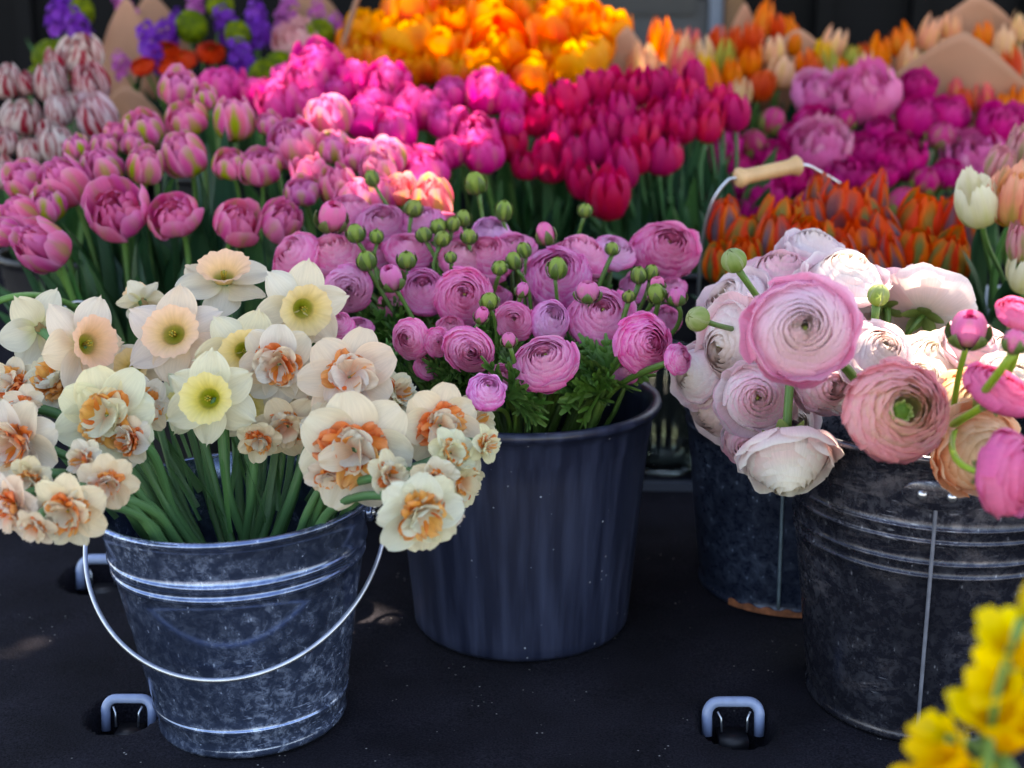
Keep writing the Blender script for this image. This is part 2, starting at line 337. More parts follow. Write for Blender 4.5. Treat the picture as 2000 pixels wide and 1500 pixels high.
# ------------------------------------------------------------------ buckets
def arc3(ca, ra, n=60, a0=0, a1=180): return [(ra[0]*math.cos(R(a)), ra[1]*math.sin(R(a)), ra[2]*math.sin(R(a))) for a in np.linspace(a0, a1, n)]
def steel_profile(r0, r1, h, ribs, foot=True, t=.0015):
    rr = lambda z: r0 + (r1 - r0) * z / h
    p = [(0, .012), (r0 - .006, .012), (r0 - .004, .0), (r0 + .0015, .0), (r0 + .003, .004), (r0 + .002, .008), (rr(.01) - .001, .012)]
    zs = []
    for c, w_, d in ribs:
        for k in np.linspace(-1, 1, 9): zs.append((c + k * w_, d * math.cos(k * math.pi / 2) ** .8 if abs(k) < 1 else 0))
    zs += [(z, 0) for z in np.linspace(.02, h - .008, 16) if all(abs(z - c) > w_ * 1.3 for c, w_, d in ribs)]
    for z, d in sorted(zs): p.append((rr(z) + d, z))
    for a in np.linspace(-90, 180, 12): p.append((r1 + .0035 + .004 * math.cos(R(a)) , h - .003 + .004 * math.sin(R(a))))
    for z in np.linspace(h - .01, .016, 14):
        d = max([dd * .8 * math.cos((z - c) / w_ * math.pi / 2) for c, w_, dd in ribs if abs(z - c) < w_] + [0])
        p.append((rr(z) - t + d, z))
    p.append((0, .015)); return p
BUCK = {}
def bucket(key, name, label, x, y, r0, r1, h, mat, ribs=(), rot=(0, 0, 0), seg=112, group=None, kind='steel'):
    t_ = thing(name, label, 'bucket', (x, y, 0), group); t_.rotation_euler = rot
    if kind == 'steel': pr = steel_profile(r0, r1, h, ribs)
    else:
        rr = lambda z: r0 + (r1 - r0) * z / h
        pr = [(0, .004), (r0 - .02, .004), (r0 - .014, 0), (r0 - .004, .001), (r0 + .001, .008)] + [(rr(z), z) for z in np.linspace(.02, h - .05, 12)]
        pr += [(rr(h - .045) + .002, h - .043), (rr(h - .04) + .003, h - .024), (r1 + .004, h - .014), (r1 + .0085, h - .012), (r1 + .011, h - .007), (r1 + .009, h - .001), (r1 + .003, h), (r1 - .003, h - .003)]
        pr += [(rr(z) - .004, z) for z in np.linspace(h - .02, .012, 10)] + [(0, .008)]
    link('body', lathe(pr, mat, 'bucket_body', seg), t_)
    BUCK[key] = (Vector((x, y, h)), r1); return t_
def bail(t_, hw, drop, fwd, mat, z0, r=.0024, y0=0, name='handle'):
    mb = MB(); pts = [(hw * math.cos(R(a)), y0 + fwd * math.sin(R(a)), z0 + drop * math.sin(R(a))) for a in np.linspace(-2, 182, 70)]
    pts = [(hw * .93, y0, z0)] + pts + [(-hw * .93, y0, z0)]
    tube(mb, pts, r, seg=8); return link(name, mb.mesh('bail', mat), t_)
def ears(t_, r, z, mat):
    for sg in (-1, 1):
        mb = MB(); th = np.linspace(0, 2*math.pi, 24, endpoint=False)[None, :]
        pr = np.array([(0, .006), (.011, .006), (.013, .004), (.013, 0)])
        mb.grid(sg * (r + pr[:, 1:2] + 0*th), pr[:, :1] * 1.25 * np.cos(th), z + pr[:, :1] * np.sin(th), np.ones(3), closed=True)
        e = link('handle_bracket', mb.mesh('ear', mat), t_)
        for dy in (-.009, .009):
            mb = MB(); pr2 = np.array([(0, .0045), (.002, .004), (.0034, .002), (.0036, 0)])
            mb.grid(sg * (r + .005 + pr2[:, 1:2] + 0*th), dy + pr2[:, :1]*np.cos(th), z + pr2[:, :1]*np.sin(th), np.ones(3), closed=True)
            link('rivet', mb.mesh('rivet', M_WIRE), e)
def seam(t_, ang, r0, r1, h, mat):
    mb = MB(); a = R(ang); pts = []
    for s in np.linspace(0.03, .96, 20):
        r = r0 + (r1-r0)*s + .0012; pts.append((r*math.cos(a), r*math.sin(a), h*s))
    tube(mb, pts, .0022, seg=6); link('seam', mb.mesh('seam', mat), t_)

B0 = bucket('daf', 'galvanised_bucket', 'shiny galvanised bucket of daffodils with thin wire handle hanging in front', -.298, 1.487, .104, .150, .267, M_GALV,
            ribs=((.212, .0045, .0028), (.197, .0045, .0028), (.032, .004, .002)), rot=(0, R(-1.8), 0))
ears(B0, .146, .243, M_GALV)
bail(B0, .166, -.118, -.155, M_WIRE, .236, .0026)
B1 = bucket('ran', 'plastic_bucket', 'navy blue plastic bucket full of bright pink ranunculus', .012, 1.75, .140, .168, .308, M_BLUE, kind='plastic')
B2 = bucket('big', 'galvanised_bucket', 'large scratched dark galvanised bucket with riveted seam beside the yellow flowers', .485, 1.54, .131, .174, .345, M_GALVD,
            ribs=((.262, .003, .002), (.247, .003, .002), (.222, .003, .002), (.207, .003, .002)))
seam(B2, -107, .132, .175, .345, simple_mat('seam_metal', (.3, .32, .4), .35, .5, noise=.3))
mb = MB(); th = np.linspace(0, 2*math.pi, 30, endpoint=False)[None, :]; pr = np.array([(0, .003), (1, .003), (1.08, .0015), (1.1, 0)])
aa = -math.pi/2 - R(17) + pr[:, :1]*.19*np.cos(th); zz = .303 + pr[:, :1]*.016*np.sin(th); rad = .132 + (.043)*zz/.345 + pr[:, 1:2] + .0005
mb.grid(rad*np.cos(aa), rad*np.sin(aa), zz, np.ones(3), closed=True); pl = link('rivet_plate', mb.mesh('plate', M_GALVD), B2)
for da in (-.085, .085):
    a = -math.pi/2 - R(17) + da; r = .132 + .043*.303/.345 + .003
    mb = MB(); pr = np.array([(0, .004), (.003, .0036), (.0048, .002), (.0052, 0)]); t1 = np.array((-math.sin(a), math.cos(a))); n1 = np.array((math.cos(a), math.sin(a)))
    U = pr[:, :1]*np.cos(th); W = pr[:, :1]*np.sin(th); D = pr[:, 1:2] + 0*th
    mb.grid(n1[0]*(r+D) + t1[0]*U, n1[1]*(r+D) + t1[1]*U, .303 + W, np.ones(3), closed=True); link('rivet', mb.mesh('rivet', M_WIRE), pl)
B3 = bucket('mid', 'galvanised_bucket', 'dark blue-grey galvanised bucket with rusty base behind the large one', .392, 1.875, .124, .158, .300, M_GALVB, ribs=((.25, .003, .002), (.235, .003, .002)))
seam(B3, -107, .125, .159, .30, simple_mat('bright_seam', (.35, .5, .62), .3, .7, noise=.3))
mb = MB()
for ang, wd in ((-128, .2), (-102, .42), (-75, .3)):
    aa = R(ang) + np.linspace(-wd, wd, 24)[None, :]; z = np.linspace(0, .009, 5)[:, None] + .002*np.sin(aa*31)*np.linspace(0, 1, 5)[:, None]
    mb.grid((.1290 + 0*z) * np.cos(aa), .1290 * np.sin(aa) + 0*z, z + 0*aa, np.ones(3))
link('rust_patch', mb.mesh('rustp', M_RUST), B3)
B4 = bucket('par', 'galvanised_bucket', 'galvanised bucket with turned wooden grip on its raised wire handle', .455, 2.37, .12, .140, .285, M_GALVD, ribs=((.22, .003, .002),))
# raised bail with wooden grip
ears(B4, .138, .27, M_GALVD)
def bail_up():
    c = Vector((.0, 0, .27)); top = Vector((-.045, -.03, .27 + .205)); mb = MB()
    P = [at(1364, 585, 2.27), at(1372, 470, 2.26), at(1392, 395, 2.25), at(1420, 355, 2.245), at(1443, 346, 2.24)]
    g0, g1 = at(1437, 349, 2.24), at(1563, 322, 2.27)
    Q = [at(1563, 322, 2.27), at(1600, 335, 2.30), at(1660, 375, 2.36), at(1710, 440, 2.42), at(1730, 530, 2.46)]
    def smooth(p):
        p = [np.array(tuple(q)) for q in p]; out = []
        for i in range(len(p) - 1):
            a = p[max(i-1, 0)]; b = p[i]; c_ = p[i+1]; d = p[min(i+2, len(p)-1)]
            for s in np.linspace(0, 1, 8, endpoint=False): out.append(.5*((2*b) + (-a+c_)*s + (2*a-5*b+4*c_-d)*s*s + (-a+3*b-3*c_+d)*s**3))
        return out + [p[-1]]
    o3 = np.array((.455, 2.37, 0)); tube(mb, [q - o3 for q in smooth([at(1366, 640, 2.30)] + P + [g0 + (g1-g0)*.5] + Q)], .0027, seg=8)
    link('handle', mb.mesh('bail_up', M_WIRE), B4)
    mb = MB(); ax = (g1 - g0); L_ = ax.length; n = 24; rs = []
    for s in np.linspace(0, 1, n):
        e = min(s, 1 - s); r = .0118 + .0045 * math.exp(-(max(e-.06, 0)/.07)**2); 
        if e < .04: r *= .72 + .28 * (e/.04)**.5
        rs.append(r)
    tube(mb, [np.array(tuple(g0 + ax * s)) - o3 for s in np.linspace(0, 1, n)], rs, seg=24)
    link('wooden_grip', mb.mesh('grip', M_WOOD), B4)
bail_up()
bucket('tu1', 'black_bucket', 'black plastic bucket holding the pink double tulips, behind the daffodils', -.53, 2.12, .11, .14, .27, M_BLACK, kind='plastic')
bucket('tu2', 'black_bucket', 'black plastic bucket half hidden between daffodils and pink ranunculus', -.20, 2.22, .11, .14, .27, M_BLACK, kind='plastic')
for k, x, y, h, r, lab in (('st', -.82, 2.66, .34, .14, 'under the red and white striped tulips'), ('mg', -.30, 2.68, .32, .15, 'under the magenta peony tulips'), ('mg2', .02, 2.72, .32, .15, 'under the pink fringed tulips'),
                      ('rd', .34, 2.68, .32, .15, 'under the crimson tulips'), ('pe', .68, 2.92, .30, .16, 'under the magenta peonies'), ('pe2', 1.03, 2.92, .30, .15, 'under the pale pink peonies'),
                      ('or', -.22, 3.22, .42, .17, 'under the orange double tulips'), ('or2', .14, 3.22, .42, .16, 'under the sunlit orange tulips'), ('si', .55, 3.32, .42, .16, 'under the red and peach tulips'),
                      ('si2', .92, 3.34, .42, .16, 'under the peach tulips in brown paper'), ('si3', 1.28, 3.3, .42, .16, 'under the last peach tulips'), ('bo', -1.0, 3.3, .42, .17, 'under the purple bouquet'), ('bo2', -.65, 3.3, .42, .17, 'under the red and purple bouquet'), ('pa2', .735, 2.56, .27, .10, 'under the greenish orange tulips')):
    bucket(k, 'black_bucket', 'black plastic bucket ' + lab, x, y, r*.82, r, h, M_BLACK, kind='plastic', seg=48)
bucket('cr', 'pale_bucket', 'pale grey plastic bucket holding the cream tulips', .82, 2.25, .085, .105, .33, M_WHITEB, kind='plastic', seg=64)
bucket('ye', 'black_bucket', 'small black bucket of yellow freesias at the very front', .37, .70, .055, .07, .16, M_BLACK, kind='plastic', seg=48)
# glass vase behind navy bucket
pr = [(0, .012), (.045, .012), (.05, .018)] + [(.05 + .012*math.sin(s*3.1), .018 + .2*s) for s in np.linspace(.05, 1, 14)]
pr = [(0, 0), (.05, 0), (.055, .006)] + [(r + .003, z) for r, z in pr[3:]] + pr[::-1]
t_ = thing('glass_vase', 'clear glass vase standing behind the navy bucket', 'vase', (at(1300, 950, 2.33).x, 2.38, .0)); link('body', lathe(pr, M_GLASS, 'vase', 64), t_)
# wire ring by the left
t_ = thing('wire_ring', 'bright wire ring hanging at the black bucket behind the daffodils', 'ring', (0, 0, 0)); c = at(150, 600, 1.95); c.z -= .02; t_.location = c
mb = MB(); tube(mb, [(.026*math.cos(a), .01*math.sin(a), .026*math.sin(a)) for a in np.linspace(0, 2*math.pi, 40)], .002); link('hoop', mb.mesh('hoop', M_WIRE), t_)
mb = MB(); tube(mb, [(-.030, 0, .012), (-.04, 0, .018), (-.052, 0, .012), (-.054, 0, .0)], [.0016, .0016, .002, .004]); link('hook', mb.mesh('hook', M_WIRE), t_)

# ------------------------------------------------------------------ petals
rnd = random.uniform
def bz(p, s):
    p = [np.array(q, float) for q in p]; s = s[..., None]
    return (1-s)**3*p[0] + 3*(1-s)**2*s*p[1] + 3*(1-s)*s*s*p[2] + s**3*p[3]
def cup(mb, phi, prof, W, col, ns=9, nt_=8, tip=.35, tb=2.2, curl=0., ruf=0., spiral=0., crk=0., off=0., frill=0., narrow=.0):
    """petal wrapped round the flower's axis; prof = four (r,z) control points"""
    S = np.linspace(0, 1, ns+1)[:, None]; T = np.linspace(-1, 1, nt_+1)[None, :]
    s = S * (1 - tip * np.abs(T)**tb - frill * (.5+.5*np.sin(T*rnd(14, 20)+rnd(0, 6))) * S)
    rz = bz(prof, s); r, z = rz[..., 0], rz[..., 1]
    wn = 1 - narrow * (1 - s)
    r = r * (1 + spiral * T) + off + curl * T**2 * s + ruf * s**2 * np.sin(T * rnd(5, 9) + rnd(0, 6))
    if crk: a, b, c, d = rnd(3, 8), rnd(3, 8), rnd(0, 6), rnd(0, 6); r = r + crk*np.sin(a*T + c + 3*s)*np.sin(b*s + d); z = z + crk*.6*np.sin(b*T + d)*s
    an = phi + W * T * wn
    mb.grid(r*np.cos(an), r*np.sin(an), z, col(s, T + 0*S))
def flat(mb, phi, L_, Wd, col, r0=.03, el=0., droop=0., cupv=.1, ns=9, nt_=8, sharp=.75, tw=0., ruf=0., z0=0., fold=0., wpow=.8, curlup=0., mucro=0.):
    """spreading petal: length L_, half width Wd, elevation el, bend droop"""
    S = np.linspace(0, 1, ns+1)[:, None]; T = np.linspace(-1, 1, nt_+1)[None, :]
    wv = np.sin(math.pi * np.clip(S, .0, 1)**wpow * .94 + .05) ** sharp; wv = wv * Wd
    th = el - droop * S; x = r0 + np.cumsum(np.cos(th), 0) * L_/(ns+1) - np.cos(th)*L_/(ns+1); z = z0 + np.cumsum(np.sin(th), 0) * L_/(ns+1)
    y = T * wv; zz = z + cupv * (T**2) * wv * 1.5 + fold*np.abs(T)*wv + ruf * Wd * S * np.sin(T*rnd(4, 7) + rnd(0, 6)) + curlup*S*T*wv
    x = x + 0*T - np.sin(th)*0; a = tw * S; y2 = y*np.cos(a) - (zz - z)*np.sin(a); z2 = z + y*np.sin(a) + (zz - z)*np.cos(a)
    if mucro: x = x + mucro * L_ * np.exp(-(T/.22)**2) * S**6
    c, s_ = math.cos(phi), math.sin(phi)
    mb.grid(x*c - y2*s_, x*s_ + y2*c, z2, col(S + 0*T, T + 0*S))
def solid(mb, a, b, col, seg=12, n=8, p=1., z0=0.):
    th = np.linspace(0, 2*math.pi, seg, endpoint=False)[None, :]; v = np.linspace(-math.pi/2, math.pi/2, n)[:, None]
    mb.grid(a*np.cos(v)*np.cos(th), a*np.cos(v)*np.sin(th), z0 + b*np.sin(v) + 0*th, np.array(col), closed=True)
H = lin
def grad(*cs):
    """piecewise gradient base -> tip with slight per-petal shift"""
    cs = [np.array(c) for c in cs]; sh = rnd(-.06, .06)
    def f(s, T):
        x = np.clip(s + sh, 0, 1) * (len(cs) - 1); o = np.zeros(s.shape + (3,))
        for i, c in enumerate(cs): o += np.clip(1 - np.abs(x - i), 0, 1)[..., None] * c
        return o
    return f
def striped(base, stripe, k=1., edge=None, mid=.35, basek=.5):
    """median flame of another colour (green on tulips)"""
    ph, fr = rnd(0, 6), rnd(9, 15)
    def f(s, T):
        o = base(s, T); m = np.clip((mid - np.abs(T) + .12*np.sin(fr*s+ph))/.25, 0, 1) * np.clip(1.55 - s, 0, 1) + np.clip((basek - s)/max(basek, .01), 0, 1)*.9
        o = mixc(o, np.array(stripe), np.clip(m * k, 0, 1))
        if edge is not None: o = mixc(o, np.array(edge), np.clip((np.abs(T) - .7)/.3, 0, 1) * .8 + np.clip((s-.85)/.15, 0, 1)*.5)
        return o
    return f
def flamed(white, red, k):
    a, b, c = rnd(0, 6), rnd(5, 9), rnd(0, 6)
    def f(s, T):
        n = np.sin(T*b*1.6 + a + 1.5*np.sin(s*6+c)) * .5 + .35*np.sin(s*4 + c + T*3) + .3*np.sin(T*17 + s*5 + a)
        return mixc(np.broadcast_to(white, s.shape+(3,)), red, np.clip((n - (1.0 - k*1.1))/.22, 0, 1))
    return f
PROTO = {}; SUNP = []
def proto(kind, n, fn):
    PROTO[kind] = [fn(i) for i in range(n)]
def V(name, mb, mat, par=None): return (name, mb.mesh(name, mat), par)

# --- tulips -------------------------------------------------------------
def tulip(outer, inner, n_in=14, op=.3, h=1.0, w=.5, tip=.42, tb=2.4, ruf=.012, n_out=6, crk=.012, frill=0., flare=0., inh=.95, sep=True):
    parts = []
    for k in range(n_out):
        lay = 0 if k % 2 else 1; r_ = w * (1.0 - .06*lay); o = op + rnd(-.1, .12); hh = h * rnd(.84, 1.04) * (1 if lay else .97)
        mb = MB(); ph = k*math.pi*2/n_out + rnd(-.2, .2)
        cup(mb, ph, [(.03, 0), (r_*1.16, -.03), (r_*(1.18 + .25*o), hh*.62), (r_*(.45 + o) + flare*rnd(.4, 1), hh)], rnd(.58, .72), outer(k), 12, 10, tip, tb, .02*(o-.2), ruf, .05, crk, frill=frill)
        parts.append(V('petal', mb, M_PET))
    mb = MB()
    if n_in:
        for k in range(n_in):
            f = 1 - (k / n_in); r_ = w * (.22 + .62 * f); hh = h * inh * (1.0 - .12*f**2) * rnd(.93, 1.05)
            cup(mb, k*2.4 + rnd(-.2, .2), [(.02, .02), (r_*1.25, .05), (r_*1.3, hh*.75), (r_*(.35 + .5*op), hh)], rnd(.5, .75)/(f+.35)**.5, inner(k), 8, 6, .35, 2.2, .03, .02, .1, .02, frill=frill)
    else:
        solid(mb, w*.12, h*.25, H('#8a9a3a'), z0=h*.25)
    parts.append(V('inner_petals' if n_in else 'pistil', mb, M_PET))
    return parts, h*.5
def pk(*cs): return [H(c) for c in cs]
PINKS = pk('#e06c9a', '#e682a8', '#d8669c', '#e27894', '#ce5e94')
GRN = H('#98a440')
def mk_pinkdouble(i):
    op = [.18, .3, .42, .22, .5, .35, .28, .12][i % 8]
    gk = [.95, .7, .5, 1.1, .4, .7, .85, 1.3][i % 8]
    def outer(k): c = random.choice(PINKS); return striped(grad(mixc(c, GRN, .35), c, c*.95, mixc(c, H('#e6a0c0'), .4)), GRN, gk*rnd(.6, 1.2), H('#eeaac8'), .22 + .15*gk, .3*gk+.2)
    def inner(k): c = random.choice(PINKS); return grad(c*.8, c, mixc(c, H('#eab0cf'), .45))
    return tulip(outer, inner, 20, op, rnd(.86, .96), .53, .26, 3.2, .012, 6, .016, inh=[.98, 1.04, .92, 1.0, .85, 1.02, .95, .9][i % 8])
proto('pinkdouble', 8, mk_pinkdouble)
def mk_striped(i):
    w_ = H('#e0cfcc'); r_ = H('#96103a'); k_ = [.75, .95, .85, 1.05, .8][i % 5]
    return tulip(lambda k: flamed(w_ * rnd(.9, 1), r_, k_ + rnd(-.1, .1)), lambda k: flamed(w_, r_, k_), 10, .1, 1.0, .5, .35, 2.6, .01, 6, .01)
proto('striped', 5, mk_striped)
def mk_magenta(i):
    cs = pk('#cc2080', '#c41a78', '#d83090', '#c82880') if i % 2 else pk('#d84c98', '#d44290', '#cc3c8a')
    def outer(k): c = random.choice(cs); return striped(grad(c*.9, c, mixc(c, H('#f09ac8'), .25)), GRN, .35*rnd(0, 1.2), None, .2, .2)
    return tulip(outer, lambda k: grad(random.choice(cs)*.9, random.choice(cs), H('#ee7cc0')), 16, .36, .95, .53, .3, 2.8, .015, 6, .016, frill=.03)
proto('magenta', 6, mk_magenta)
def mk_crimson(i):
    cs = [pk('#c21f55', '#cf2c62', '#b01850'), pk('#d83462', '#c6265a', '#cf2f52'), pk('#bc1f66', '#b32468', '#c62f70')][i % 3]
    def outer(k): c = random.choice(cs); return striped(grad(mixc(c, H('#e08a80'), .2), c, c, mixc(c, H('#ee7a9a'), .25)), H('#d0607c'), .5*rnd(.2, 1), H('#c72a72'), .35, .1)
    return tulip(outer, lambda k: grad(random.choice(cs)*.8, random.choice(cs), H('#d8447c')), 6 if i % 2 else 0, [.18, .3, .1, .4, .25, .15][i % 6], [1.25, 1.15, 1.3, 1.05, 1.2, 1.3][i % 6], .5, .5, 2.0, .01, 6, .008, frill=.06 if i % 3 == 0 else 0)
proto('crimson', 6, mk_crimson)
def mk_orange(i):
    cs = [pk('#e8701c', '#ea7c20', '#e05a1a'), pk('#f0a42c', '#f2b034', '#ea8a24'), pk('#dc4a1c', '#e25a1c', '#e8781f')][i % 3]
    def outer(k): c = random.choice(cs); return striped(grad(mixc(c, H('#c9b040'), .4), c*.92, c, mixc(c, H('#f8b84a'), .5)), H('#b04a24'), .7*rnd(0, 1), H('#f6a83a'), .4, .4)
    return tulip(outer, lambda k: grad(random.choice(cs)*.9, random.choice(cs), H('#f6b040')), 11, [.3, .45, .2, .5, .38, .25][i % 6], 1.0, .54, .3, 2.8, .014, 6, .014, frill=.03)
proto('orange', 6, mk_orange)
def mk_parrot(i):
    cs = pk('#d65422', '#dc6228', '#cc4a28', '#e0782e')
    gc = [H('#74646e'), H('#74794e'), H('#805c64')][i % 3]
    def outer(k): c = random.choice(cs); return striped(grad(mixc(c, H('#8a6a60'), .55), mixc(c, H('#a8684e'), .35), c, c), gc, rnd(.9, 1.4), H('#ee5a14'), .5, .4)
    return tulip(outer, lambda k: grad(H('#b4562c'), random.choice(cs), H('#f26a1c')), 8, [-.12, .0, .12, -.2, .06, -.25][i % 6], [1.4, 1.25, 1.15, 1.5, 1.25, 1.75][i % 6], .52, .24, 3.4, .02, 6, .03, frill=.05, inh=.9)
proto('parrot', 6, mk_parrot)
def single(pal):
    def f(i):
        a, b, c, e = [H(x) for x in pal]
        def outer(k): return striped(grad(a, b, b, c), e, rnd(.3, .9), c, .35, .1)
        return tulip(outer, None, 0, [.05, .15, .1, .2][i % 4], [1.65, 1.5, 1.75, 1.45][i % 4], .5, .55, 1.8, .006, 6, .005)
    return f
proto('s_orange', 4, single(('#d9b070', '#e8863c', '#ee7628', '#e09a60')))
proto('s_red', 4, single(('#d8a070', '#d2583e', '#de7250', '#c04a3c')))
proto('s_peach', 4, single(('#dcc08c', '#e8b090', '#eec0a8', '#e8cc8a')))
proto('s_cream', 4, single(('#cfbc80', '#e6c09c', '#eecbb0', '#d9b878')))
proto('s_yellow', 3, single(('#c0b04c', '#e6bc40', '#ecc85c', '#d8a850')))
proto('s_pink', 4, single(('#d8b078', '#dc6070', '#e2687c', '#e8b070')))
proto('s_green', 3, single(('#8a9a50', '#a8a862', '#c8b06a', '#7e9048')))
def mk_cream(i):
    if i == 0: return tulip(lambda k: striped(grad(H('#b8bc62'), H('#e4e2b0'), H('#ece8cc'), H('#efecd8')), H('#c0c46c'), .35, None, .2, .25), None, 0, .28, 1.3, .5, .3, 3, .012, 6, .008, frill=.07)
    if i == 1: return tulip(lambda k: striped(grad(H('#cfc64e'), H('#e6c088'), H('#e8a890'), H('#eec4b0')), H('#7c9040'), rnd(.2, .7), H('#c05060'), .25, .15), lambda k: grad(H('#d8c060'), H('#e8b090')), 8, .3, 1.4, .5, .32, 3, .03, 6, .03, frill=.12)
    return tulip(lambda k: striped(grad(H('#98a050'), H('#d8a8a0'), H('#d89aa8')), H('#8a9850'), .8, H('#c24a6a'), .3, .3), lambda k: grad(H('#a8304a'), H('#dca0a8')), 8, .15, 1.5, .5, .35, 2.6, .03, 6, .03, frill=.12)
proto('cream', 3, mk_cream)
def mk_peony(cs, i, n=24):
    def outer(k): c = random.choice(cs); return grad(mixc(c, H('#a04060'), .15), c, mixc(c, H('#f0b0dc'), .15))
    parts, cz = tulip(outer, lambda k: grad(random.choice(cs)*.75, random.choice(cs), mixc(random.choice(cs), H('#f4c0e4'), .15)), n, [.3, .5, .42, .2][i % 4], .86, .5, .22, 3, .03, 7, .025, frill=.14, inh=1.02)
    mb = MB()
    for k in range(5): cup(mb, k*1.257, [(.02, -.03), (.3, -.06), (.5, .1), (.52, .3)], .4, grad(H('#6c7a34'), H('#7e8840')), 6, 4, .5, 1.8)
    parts.append(V('sepals', mb, M_LEAF)); return parts, cz
proto('peony', 4, lambda i: mk_peony(pk('#c01882', '#cc2088', '#ae1474', '#cc3090'), i))
proto('palepeony', 3, lambda i: mk_peony(pk('#e07cc0', '#e690ca', '#d870b4', '#ecaad2'), i, 26))
def mk_peonybud(i):
    parts = []
    for k in range(5):
        mb = MB(); c = H(['#c83a90', '#b84a80', '#d05a98'][i % 3]); cup(mb, k*1.257, [(.03, 0), (.56, -.02), (.6, .78), (.06, .93)], .8, striped(grad(mixc(c, GRN, .4), c, c), H('#9aa060'), .6, None, .3, .45), 9, 7, .2, 3, crk=.01); parts.append(V('petal', mb, M_PET))
    mb = MB()
    for k in range(5): cup(mb, k*1.257 + .5, [(.02, -.02), (.55, -.05), (.62, .4), (.5, .62)], .42, grad(H('#66783a'), H('#8c9450')), 6, 5, .5, 1.8)
    parts.append(V('sepals', mb, M_LEAF)); return parts, .46
proto('peonybud', 3, mk_peonybud)

# --- ranunculus ------------------------------------------------------------
def ranunc(cs_in, cs_out, NL=13, H0=.56, per=4, centre=None, edge=None, outer_n=6, flat_k=1.0, rough=.006, hole=.0, rmax=.47, lean=.88):
    parts = []
    def colf(f, under=False):
        c = mixc(cs_in[0], cs_in[1], np.clip(f*1.3, 0, 1)) if f < .75 else mixc(cs_in[1], random.choice(cs_out), (f-.75)/.25)
        c = c * rnd(.94, 1.04); e = edge if edge is not None else mixc(c, H('#f8d6e8'), .35)
        g = mixc(c*.95, H('#d8d8a8'), .2)
        def col(s, T):
            o = mixc(np.broadcast_to(g, s.shape+(3,)), c, s*2.2); return mixc(o, e, np.clip((s - .84)/.16, 0, 1)*.8)
        return col
    mb = MB()
    for k in range(NL):
        f = (k + 1) / NL; rr = hole + (rmax-hole) * f**.92; hh = H0 * (1 - .50 * flat_k * f**2.3) - (.05 if k == 0 else 0)
        n_ = max(3, int(round(per * (.7 + .6*f)))); ph0 = k * 2.1
        for j in range(n_):
            jt = 1 if lean > .85 else .4; dr = jt*rnd(-.016, .016); dh = jt*rnd(-.035, .02)
            cup(mb, ph0 + j*2*math.pi/n_ + rnd(-.12, .12), [(.03, .02), (rr*1.12+.06, .0), (rr*1.22 + .035, hh*.72), (rr*(lean+.1*f)+dr, hh+dh)], math.pi/n_*rnd(1.15, 1.5), colf(f), 8, 8, .13, 2.6, .0, rough*(.6+f), .055, rough*.9, narrow=.12)
    lx, ly = rnd(-.22, .22), rnd(-.22, .22)
    for v in mb.v: z2 = np.clip(v[:, 2], 0, 1)**1.6; v[:, 0] += lx*z2; v[:, 1] += ly*z2
    parts.append(V('inner_petals', mb, M_PET))
    for j in range(outer_n):
        mb = MB(); lay = j % 3; z1 = H0*(.66 - .18*lay)*rnd(.9, 1.1); ro = min(1, (rmax + (.54 - rmax)*(lay+1)/3)/.5)
        cup(mb, j*2.4 + rnd(-.15, .15), [(.03, .0), (.32*ro, -.05), (.52*ro+.02*lay, z1*.35), (rnd(.49, .54)*ro+.01*lay, z1)], rnd(.6, .8), colf(1), 10, 9, .18, 2.8, .0, .018, .04, .012); parts.append(V('petal', mb, M_PET))
    mb = MB()
    if centre == 'green':
        solid(mb, .10, .06, H('#4c6a1c'), z0=H0*.86)
        for k in range(26): flat(mb, k*2.4, rnd(.05, .10), .022, grad(H('#4f6e20'), H('#7c9a3a'), H('#b8b878')), .05 + .035*(k/26), rnd(.5, 1.2), 0, .1, 4, 4, z0=H0*.86)
    else:
        solid(mb, .03, .05, H('#8f9a4c'), z0=H0*.80)
    parts.append(V('centre', mb, M_CEN))
    mb = MB()
    for k in range(5): flat(mb, k*1.257 + .3, .26, .075, grad(H('#5a7030'), H('#8a9a58')), .02, -.25, .35, .1, 6, 4, z0=-.015)
    parts.append(V('sepals', mb, M_LEAF))
    return parts, H0*.55
RP = pk('#e58ac0', '#e07ab6'); 
def mk_ran(i):
    ins = [pk('#faa6d0', '#fc8cc8'), pk('#f8a4d0', '#fb90ca'), pk('#fab6d8', '#fb9cd0'), pk('#fa90c6', '#fc78be'), pk('#fabcda', '#fba8d4'), pk('#f89cc8', '#fb84c2')][i % 6]
    return ranunc(ins, pk('#fb90ca', '#fba0d2', '#f884c2'), [19, 17, 18, 20, 17, 19][i % 6], [.56, .62, .5, .56, .66, .6][i % 6], [4, 3, 4, 5, 4, 3][i % 6], flat_k=[1, .8, 1.1, 1, .7, .9][i % 6], edge=H('#fdc8e4'), lean=.865, rough=.008)
proto('ranunculus', 7, mk_ran)
proto('paleran', 5, lambda i: ranunc(pk('#ece4d8', '#f6e4e4'), pk('#f8dfe2', '#f8e4e6', '#f6d6da'), 16, [.5, .44, .55, .5, .6][i], 4, flat_k=.9, edge=H(['#f6ece8', '#f4e0de', '#ecbccc', '#f6ece8', '#ecb0c6'][i]), outer_n=12, rough=.004, rmax=.36, lean=.8))
proto('bigpink', 1, lambda i: ranunc(pk('#e4e2cc', '#f4d4dc'), pk('#f0a4c2', '#f4b8d0'), 26, .52, 4, flat_k=1.2, edge=H('#f8d0de'), outer_n=12, rough=.004, rmax=.42, lean=.84))
